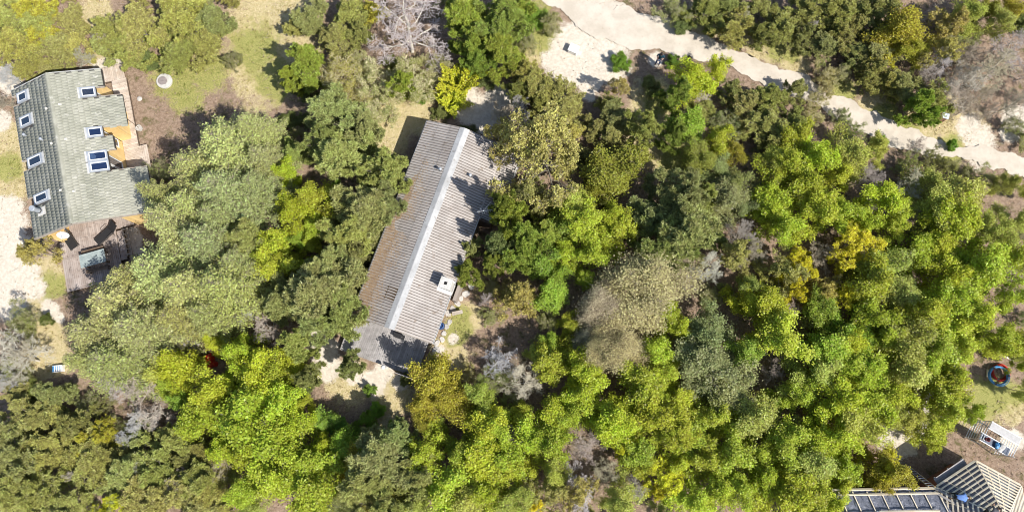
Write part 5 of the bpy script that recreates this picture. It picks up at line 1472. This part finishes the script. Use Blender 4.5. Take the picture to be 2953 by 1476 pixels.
PLANT = [
 ('behind the yellow house', 'P 60 70 62;Q 100 45 62;P 28 130 52;P 140 112 56;P 75 158 42;P 165 60 50;P 15 40 55;P 190 120 40;B 22 195 34;B 248 105 30;B 215 150 26'),
 ('beside the dry lawn above the well ring', 'P 290 62 60;P 375 50 75;P 470 55 75;P 525 35 52;P 330 128 52;P 418 120 62;P 275 112 36;P 500 105 50;B 262 85 24;K 590 145 28;A 372 150 26;P 440 10 50;P 540 75 40'),
 ('between the dry lawn and the bare lichened tree', 'P 785 35 52;P 870 45 60;P 850 105 48;T 770 165 46;P 900 90 40;A 760 225 36;P 740 60 30;Q 930 20 40;T 735 200 30'),
 ('on the rough ground behind the long house', 'B 1020 75 92;H 850 200 78;H 960 235 78;H 1045 215 72;H 905 165 48;T 1002 215 34;A 860 240 26;H 1085 165 46;E 1055 245 16'),
 ('beside the road corner', 'T 1180 40 62;T 1245 60 70;T 1165 110 48;T 1265 125 48;T 1210 140 42;J 1150 205 44;J 1180 175 34;J 1135 250 30;K 1385 62 36;K 1330 100 30;E 1345 40 34;T 1290 25 46;A 1300 170 22'),
 ('between the two houses', 'S 565 365 96;S 635 325 55;S 490 425 72;S 560 480 82;S 645 470 62;S 470 520 66;S 425 560 70 1.25;S 510 610 70;N 605 600 52;S 545 545 60;S 395 490 46 1.5;S 660 400 52;A 590 530 30;S 595 660 52'),
 ('below the sun terrace', 'S 400 680 82;S 470 725 76;S 560 720 80;S 295 760 88;S 235 835 70;S 350 825 76;S 280 905 74;S 440 800 60;S 330 700 54;S 205 905 44;H 410 885 36;S 520 790 54;F 395 930 44'),
 ('crowding the shaded side of the long house', 'N 845 300 66;N 800 370 56;N 870 380 70;N 905 330 48;N 950 440 60;N 905 525 76;N 865 575 62;N 975 505 52;N 820 720 84;N 862 790 62;N 765 785 62;N 705 745 56;N 845 665 52;N 895 860 34;N 745 870 40;N 905 625 30'),
 ('in the gap beside the shaded side of the long house', 'L 775 480 52;L 750 540 52;L 720 450 38;L 700 605 48;L 680 675 48;L 790 560 34;G 650 640 40;L 725 650 36;G 745 600 30'),
 ('beside the red tarpaulin', 'L 592 862 50;L 425 920 54;L 640 930 54;L 700 955 58;L 750 925 36;N 775 935 34;B 475 850 30;B 620 795 40;B 682 835 38;K 655 860 30;L 455 965 30;L 610 900 34'),
 ('in the lime green grove', 'L 560 1003 58;L 520 1050 58;L 600 1060 78;L 690 1040 62;L 720 1135 72;L 640 1150 62;L 785 1175 62;L 680 1230 72;L 765 1250 62;L 640 1000 52;L 745 1085 46;L 560 1110 44;L 810 1110 34;G 830 1170 34;L 710 1185 56;L 600 1260 40'),
 ('in the dark pine thicket', 'P 60 1050 60;P 140 1015 52;P 40 1140 70;P 130 1110 70;Q 240 1110 46;P 205 1175 70;P 90 1225 70;P 300 1205 70;P 385 1165 60;P 440 1075 56;P 400 1240 66;P 500 1180 66;P 525 1125 46;P 560 1240 56;P 20 1230 56;P 180 1255 60;P 480 1260 56;P 20 1000 36;P 200 1060 40;P 350 1090 36;P 300 1130 40;P 460 1130 40'),
 ('scattered through the dark pine thicket', 'B 330 1105 30;B 352 1172 26;B 300 970 44;B 365 990 46;B 345 1045 34;B 390 1040 36;C 470 1200 40;B 175 1200 18;C 540 1170 34;Y 330 1272 36;Y 262 1282 30;B 440 1240 22;C 560 1200 34'),
 ('beside the sandy yard', 'B 35 905 62;K 50 812 46;B 70 880 36;O 78 625 40;K 20 940 36;A 110 800 16;B 20 955 34;A 60 985 30'),
 ('beside the grey terrace', 'V 1112 985 70;V 1075 950 38;V 1140 1030 44;E 920 1060 22;E 950 1030 18;E 890 1090 28;G 862 1125 40;A 1035 920 16;E 930 985 16;V 1060 1010 34;G 905 1130 28;E 990 1075 16'),
 ('below the clearing under the grey terrace', 'N 965 1165 70;N 930 1235 66;N 1010 1240 62;N 1000 1105 40;V 900 1190 50;N 1050 1180 44;V 970 1265 50;B 1010 1130 18;D 860 1265 40'),
 ('on the slope below the long house', 'L 1080 1130 48;L 1145 1130 52;L 1210 1080 54;L 1250 1050 54;L 1190 1175 62;L 1110 1220 62;L 1250 1150 54;F 1165 1255 54;K 1230 960 50;B 1255 890 46;B 1335 975 54;F 1215 1010 42;B 1288 1085 36;F 1060 1260 44;L 1300 1050 34;H 1180 940 26;K 1290 1020 36;L 1230 1220 50'),
 ('over the bright side of the corrugated roof', 'O 1360 390 108 1.2;O 1285 345 56 1.3;O 1340 470 50;C 1262 275 46;C 1310 292 44;V 1560 432 70;V 1600 400 40;V 1500 450 40;O 1420 340 46'),
 ('beside the sand patch', 'P 1378 215 52;P 1432 262 54;P 1330 190 40;P 1412 315 44;P 1560 295 44;N 1600 315 46;P 1550 350 44;P 1525 255 26;E 1562 160 28;O 1565 205 28;P 1480 320 36;P 1300 235 30;P 1350 250 34'),
 ('in the hedge below the gravel road', 'L 1745 205 56;L 1790 190 42;T 1705 235 34;G 1720 300 48;B 1772 245 22;T 1690 340 38;K 1820 305 48;P 1880 275 52;P 1948 262 50;P 1920 322 52;P 2000 228 30;V 1860 385 40;K 1830 375 46;L 1800 345 36;P 1838 225 30;P 1990 292 40;P 1765 285 30;A 1640 215 24;E 1690 150 20;F 1760 390 40'),
 ('in the middle of the wood', 'N 1688 480 68;N 1722 560 78;N 1655 600 62;N 1745 605 52;D 1822 500 60;N 1620 535 42;C 1872 600 44;D 1790 440 46;D 1850 450 44;N 1760 500 40;H 1735 655 44;B 1790 690 48;C 1700 660 36;D 1880 520 34'),
 ('beside the sunny wall of the long house', 'F 1440 515 50;L 1500 560 60;L 1548 585 48;G 1430 590 52;L 1480 635 46;T 1290 560 46 1.7;N 1258 612 34 1.6;T 1300 620 52 1.4;G 1340 672 52;G 1372 740 44;T 1190 692 34;G 1395 690 36;L 1560 540 40;T 1360 600 42;B 1230 752 20;T 1245 665 30;Y 1300 742 22;T 1270 505 34 2.0;O 1310 760 50;O 1275 730 30;L 1400 640 34'),
 ('in the middle of the wood', 'W 1560 735 108;W 1580 850 84;W 1495 805 66;W 1530 900 52;W 1455 865 34'),
 ('beside the silvery willows', 'L 1690 775 38;L 1702 822 38;D 1790 825 66;D 1800 900 74;D 1850 960 64;D 1760 965 46;L 1862 762 46;L 1920 790 52;L 1948 850 58;F 1900 720 34;D 1740 900 44;G 1880 870 48;C 1700 720 34;L 1400 905 50;L 1455 950 54;L 1480 995 54;G 1400 855 30;D 1835 1010 50;L 1665 900 46;L 1625 960 54;L 1690 950 46'),
 ('among the lime green trees of the wood', 'Y 2000 672 48;Y 1988 720 40;Y 2148 622 60;Y 2165 578 42;O 1950 690 56;Y 2112 742 36;Y 2238 862 26;O 2070 720 40;C 2060 650 40;C 1900 650 44;O 1870 640 46'),
 ('between the gravel road and the golden trees', 'L 2050 378 54;F 2140 398 54;L 2000 420 58;F 2212 382 36;L 2030 480 66;L 2110 512 60;L 1950 490 50;L 2230 490 50;L 2062 558 60;K 2082 432 44;C 2172 445 42;C 2300 480 46;L 2270 515 42;L 2262 562 40;L 1980 560 52;F 1955 410 36;L 2130 450 44;C 2205 520 40;C 2290 545 34;L 2180 550 40;L 2000 355 40;L 1940 545 38'),
 ('at the sunny edge of the wood', 'F 2350 530 54;F 2420 495 60;F 2490 560 54;L 2400 590 70;L 2450 650 70;L 2380 690 66;L 2482 725 62;L 2300 645 54;D 2330 582 28;F 2232 672 54;L 2200 725 52;F 2262 742 52;L 2322 765 60;L 2400 780 60;L 2472 805 60;L 2542 642 52;L 2552 765 44;F 2540 550 44;C 2545 700 34;L 2340 620 40;F 2350 470 40'),
 ('in the thick lime green wood', 'L 2180 800 50;G 2082 790 54;G 2132 830 52;L 2232 830 46;F 2292 852 58;L 2370 872 60;L 2440 880 52;G 2052 872 58;L 2122 910 58;L 2202 922 58;F 2282 940 58;L 2352 960 58;L 2405 955 46;F 2030 952 58;L 2102 1000 58;L 2000 1012 50;L 2535 872 34;L 2572 925 16;L 2500 830 46;C 2000 790 34;L 2160 870 40;L 2320 900 44;C 1990 890 30;L 2560 850 30'),
 ('between the lime wood and the half-built house', 'L 2402 1055 50;F 2300 1035 42;L 2330 1085 40;L 2200 1010 52;F 2162 1080 58;L 2092 1090 58;L 2022 1090 50;L 2132 1160 50;F 2052 1170 52;V 2232 1165 52;Y 2235 1180 44;L 2042 1250 50;L 2000 1200 52;L 2380 1010 46;L 2250 990 44;L 2440 1020 34;V 2215 1215 30;F 2240 1045 34;L 2360 1110 28;L 2110 1215 34;L 2080 1265 40'),
 ('in the lower wood', 'L 1560 1020 62;L 1520 1055 52;L 1640 1050 54;L 1720 1062 54;L 1752 1112 52;L 1802 1062 52;L 1852 1132 54;L 1782 1182 54;G 1600 1120 46;F 1900 1052 58;L 1962 1102 54;L 1932 1182 54;L 1962 1252 60;L 1822 1242 54;L 1742 1252 52;L 1882 1222 54;L 1390 1062 52;L 1332 1105 50;L 1372 1132 52;F 1572 1245 52;L 1302 1182 44;L 1640 1170 40;L 1640 1000 40;L 1720 1180 40;L 1700 1010 40;L 1440 1050 40;F 1380 1180 40;L 1900 1130 44;L 1580 1075 40;L 1690 1100 46;L 1860 1060 40'),
 ('down in the lower wood', 'Y 1560 1130 36;Y 1682 1192 50;Y 1660 1245 26;B 1440 1222 52;O 1470 1255 46;O 1335 1235 44;C 1490 1122 44;C 1540 1180 40;Y 1340 1262 26;O 1395 1250 40;C 1455 1105 30;C 1605 1215 34;F 1290 1255 40'),
 ('beyond the gravel road', 'K 1700 25 46;P 1782 28 50;P 1850 62 50;P 1902 20 54;P 1930 92 32;P 1962 52 54;P 2026 98 42;P 2012 40 54;P 2082 30 60;P 2088 112 44;P 2142 80 54;P 2165 148 38;P 2202 40 54;P 2222 130 54;V 2262 70 60;P 2200 190 42;P 2282 190 54;P 2340 240 44;T 2322 262 36;P 2250 215 40;P 2150 20 44;Q 2250 130 44;P 2130 30 40;V 2310 120 46;T 2350 290 26;P 1820 15 36;A 1720 60 24;B 1870 30 18;B 2040 60 16'),
 ('where the side track leaves the gravel road', 'O 2362 112 54;K 2422 80 54;F 2500 58 40;C 2400 200 66;C 2482 200 76;C 2542 142 60;C 2540 262 50;C 2455 130 48;C 2450 262 40;V 2545 20 36;B 2390 160 46;F 2440 40 40;V 2480 15 34;K 2550 310 30;O 2390 60 44;C 2345 180 34;C 2420 240 44'),
 ('at the edge of the gravel road', 'H 2080 190 34;H 2055 255 30;H 2120 178 30;K 2120 292 26;K 2350 398 28;K 2392 415 28;K 2480 452 34;F 2545 465 30;K 2300 402 26;H 2085 232 24;E 2210 358 22;K 2430 435 28;E 2400 365 14;C 2310 370 22'),
]
for where, text in PLANT:
    for it in text.split(';'):
        k, x, y, r, *hm = it.split()
        plant(k, float(x), float(y), float(r), where, float(hm[0]) if hm else 1.0)

# undergrowth that fills the gaps between the listed crowns with more of what grows there
def fill_gaps():
    rng = random.Random(99); listed = list(TREES)
    for _ in range(2600):
        x = rng.uniform(-20, 2600); y = rng.uniform(-20, 1310)
        X = np.array([x*K]); Y = np.array([y*K])
        if max(blobs(SAND, X, Y)[0], blobs(STRAW, X, Y)[0], blobs(GREEN, X, Y)[0], blobs(LIT, X, Y)[0]) > .34: continue
        if 1340 < x and np.interp(x, RX, RTOP) - 14 < y < np.interp(x, RX, RBOT) + 12: continue
        if any((x-bx)**2 + (y-by)**2 < br**2 for bx, by, br in OPEN): continue
        if any((t[1]-x)**2 + (t[2]-y)**2 < (.80*t[3] + 12)**2 for t in TREES): continue
        p = Q(x, y, 1.0); q = clear_of_houses(Vector((p.x, p.y, 0)))
        if (q - Vector((p.x, p.y, 0))).length > .05: continue
        n = min(listed, key=lambda t: (t[1]-x)**2 + (t[2]-y)**2)
        if (n[1]-x)**2 + (n[2]-y)**2 > 110**2: continue
        k = {'L':'LFGK','F':'FLK','G':'GLK','V':'VKA','D':'DGK','Y':'KFC','O':'KCF','P':'PPAK','Q':'QP','N':'ANK','T':'TAK','S':'SKH','J':'A','W':'DK','B':'HKC','C':'CKH','H':'H','K':'K','E':'E','A':'A'}[n[0]]
        plant(rng.choice(k), x, y, rng.uniform(22, 34), n[4], rng.uniform(.6, .95))
RX = [1362,1470,1690,1880,2070,2200,2365,2580]; RTOP = [-60,10,62,137,218,277,346,400]; RBOT = [0,85,142,190,275,345,398,450]
OPEN = [(640,120,150),(400,230,90),(980,300,80),(930,1020,90),(960,1060,60),(1160,840,70),(200,730,100),(250,720,90),(350,360,70),(380,300,90),(80,830,80),(100,940,50),(510,915,34),(2510,950,60),(2500,1080,90),(2350,1150,90),(2420,1180,90),(1650,150,70),(1680,380,80),(2300,1230,260),(1230,560,60),(1600,250,50),(590,530,36),(470,240,80),(540,250,70),(1150,760,50),(1100,920,60),(80,640,90),(820,890,60),(930,1245,36),(1020,1080,40),(690,360,44),(700,240,60)]
fill_gaps()
SHORT = {'L':'a lime green tree','F':'a pale fine-leaved tree','G':'a mid green tree','V':'an olive yellow tree','D':'a sage green tree','Y':'a golden tree','O':'an ochre oak','P':'a dark pine','Q':'a yellowish pine','N':'a grey-green pine','T':'a bright pine','S':'a spruce','J':'a juniper','W':'a willow','B':'a pale bare tree','C':'a brown bare tree','H':'a straw bush','K':'a twiggy bush','E':'a green shrub','A':'a dark shrub'}
def refine_labels():
    """where several trees still read the same, say what stands closest to each"""
    from collections import Counter
    for step in (1, 2):
        cnt = Counter(t[5]['label'] for t in TREES)
        for t in TREES:
            if cnt[t[5]['label']] < 2: continue
            o = sorted((q for q in TREES if q is not t and q[0] != t[0]), key=lambda q: (q[6]-t[6])**2 + (q[7]-t[7])**2)
            kinds = []
            for q in o:
                if q[0] not in kinds: kinds.append(q[0])
                if len(kinds) == 2: break
            base = t[5]['label']
            if step == 1: lab = base + ' beside ' + SHORT[kinds[0]]
            else: lab = base.replace(' beside ' + SHORT[kinds[0]], ' between ' + SHORT[kinds[0]] + ' and ' + SHORT[kinds[1]])
            if len(lab.split()) <= 16: t[5]['label'] = lab
refine_labels()

# ------------------------------------------------------------------ ground cover
def scatter():
    rng = np.random.RandomState(77)
    n = 90000
    X = rng.uniform(-40, 40, n); Y = rng.uniform(-20, 22, n)
    px, py = proj(X, Y, 0)
    straw = blobs(STRAW, px, py); green = blobs(GREEN, px, py); sand = blobs(SAND, px, py)
    g = np.clip(np.maximum(straw, green) * 1.1 - sand * .9, 0, 1)
    road_ok = np.ones(n, bool)
    # keep tufts off the houses, terraces and the road surface
    for (o, a, a0, a1, d0, d1) in FOOT:
        x = (X-o.x)*math.cos(a) + (Y-o.y)*math.sin(a); y = -(X-o.x)*math.sin(a) + (Y-o.y)*math.cos(a)
        road_ok &= ~((x > a0-.2) & (x < a1+.2) & (y > d0-.1) & (y < d1+.1))
    rx = np.array([1362,1470,1690,1880,2070,2200,2365,2580])*K; rt = np.array([-60,10,62,137,218,277,346,400])*K; rb = np.array([0,85,142,190,275,345,398,450])*K
    top_ = np.interp(px, rx, rt); bot_ = np.interp(px, rx, rb)
    onroad = (px > 1362*K) & (py > top_-4) & (py < bot_+4)
    clump = vnoise(X*1.3+40, Y*1.3+40, 12, 3)
    keep = road_ok & ~onroad & (rng.rand(n) < g * np.clip((clump-.30)*3.2, 0, 1))
    isg = (green > straw*.8) & (rng.rand(n) < .75)
    for nm, sel, c0, lab in (('dry_grass', keep & ~isg, (.42,.35,.15), 'dry straw-coloured grass on the open ground'), ('green_grass', keep & isg, (.22,.25,.055), 'short green grass tufts on the open ground')):
        x, y = X[sel], Y[sel]; m = len(x); b = 6
        base_ = np.stack([x, y, ground_z(x, y) - .055], 1).repeat(b, 0) + rng.normal(0, .05, (m*b, 3))*[1,1,0]
        d = unit(rng.normal(0, .8, (m*b, 3)) + [0,0,.75]); d[:,2] = np.abs(d[:,2])
        L = rng.uniform(.07, .20, (m*b, 1)); s_ = unit(np.cross(d, rng.normal(0,1,d.shape)))*.012
        V = np.stack([base_-s_, base_+s_, base_+d*L], 1).reshape(-1, 3)
        F = np.arange(m*b*3).reshape(-1, 3)
        o = obj(nm, np_mesh(nm, V, F, M['leaf'], {'tint': rng.rand(m*b).repeat(3)})); o.color = (*c0, 1); o['kind'] = 'stuff'; tag(o, lab, 'grass')
    # fallen twigs and dead leaves on the forest floor
    n = 42000
    x = rng.uniform(-39, 39, n); y = rng.uniform(-19, 21, n); px, py = proj(x, y, 0)
    w = np.maximum(blobs(SAND, px, py), blobs(STRAW, px, py)*.7)
    top_ = np.interp(px, rx, rt); bot_ = np.interp(px, rx, rb)
    ok = (rng.rand(n) > w) & ~((px > 1362*K) & (py > top_-6) & (py < bot_+6))
    for (o, a, a0, a1, d0, d1) in FOOT:
        xx = (x-o.x)*math.cos(a) + (y-o.y)*math.sin(a); yy = -(x-o.x)*math.sin(a) + (y-o.y)*math.cos(a)
        ok &= ~((xx > a0-.1) & (xx < a1+.1) & (yy > d0-.1) & (yy < d1+.1))
    x, y = x[ok], y[ok]; m = len(x)
    cen = np.stack([x, y, ground_z(x, y) - .03 + rng.uniform(0, .04, m)], 1)
    V, F = leaves(rng, cen, .10, 1.2, .6)
    o = obj('leaf_litter', np_mesh('leaf_litter', V, F, M['leaf'], {'tint': rng.rand(m).repeat(4)})); o.color = (.34,.24,.16,1); o['kind'] = 'stuff'; tag(o, 'fallen brown leaves scattered over the forest floor', 'leaf litter')
    m2 = 9000; sel = rng.choice(m, min(m2, m), False); c0 = cen[sel]
    az = rng.uniform(0, 6.28, len(sel)); L = rng.uniform(.1, .5, len(sel)); d = np.stack([np.cos(az), np.sin(az), rng.normal(0,.12,len(sel))], 1)
    segs = [(c0[i], c0[i] + d[i]*L[i], .010, .006, 0) for i in range(len(sel))]
    V, F = tubes(segs, 3)
    o = obj('fallen_twigs', np_mesh('fallen_twigs', V, F, M['bark'])); o.color = (.40,.34,.28,1); o['kind'] = 'stuff'; tag(o, 'fallen grey twigs scattered over the forest floor', 'twigs')
scatter()
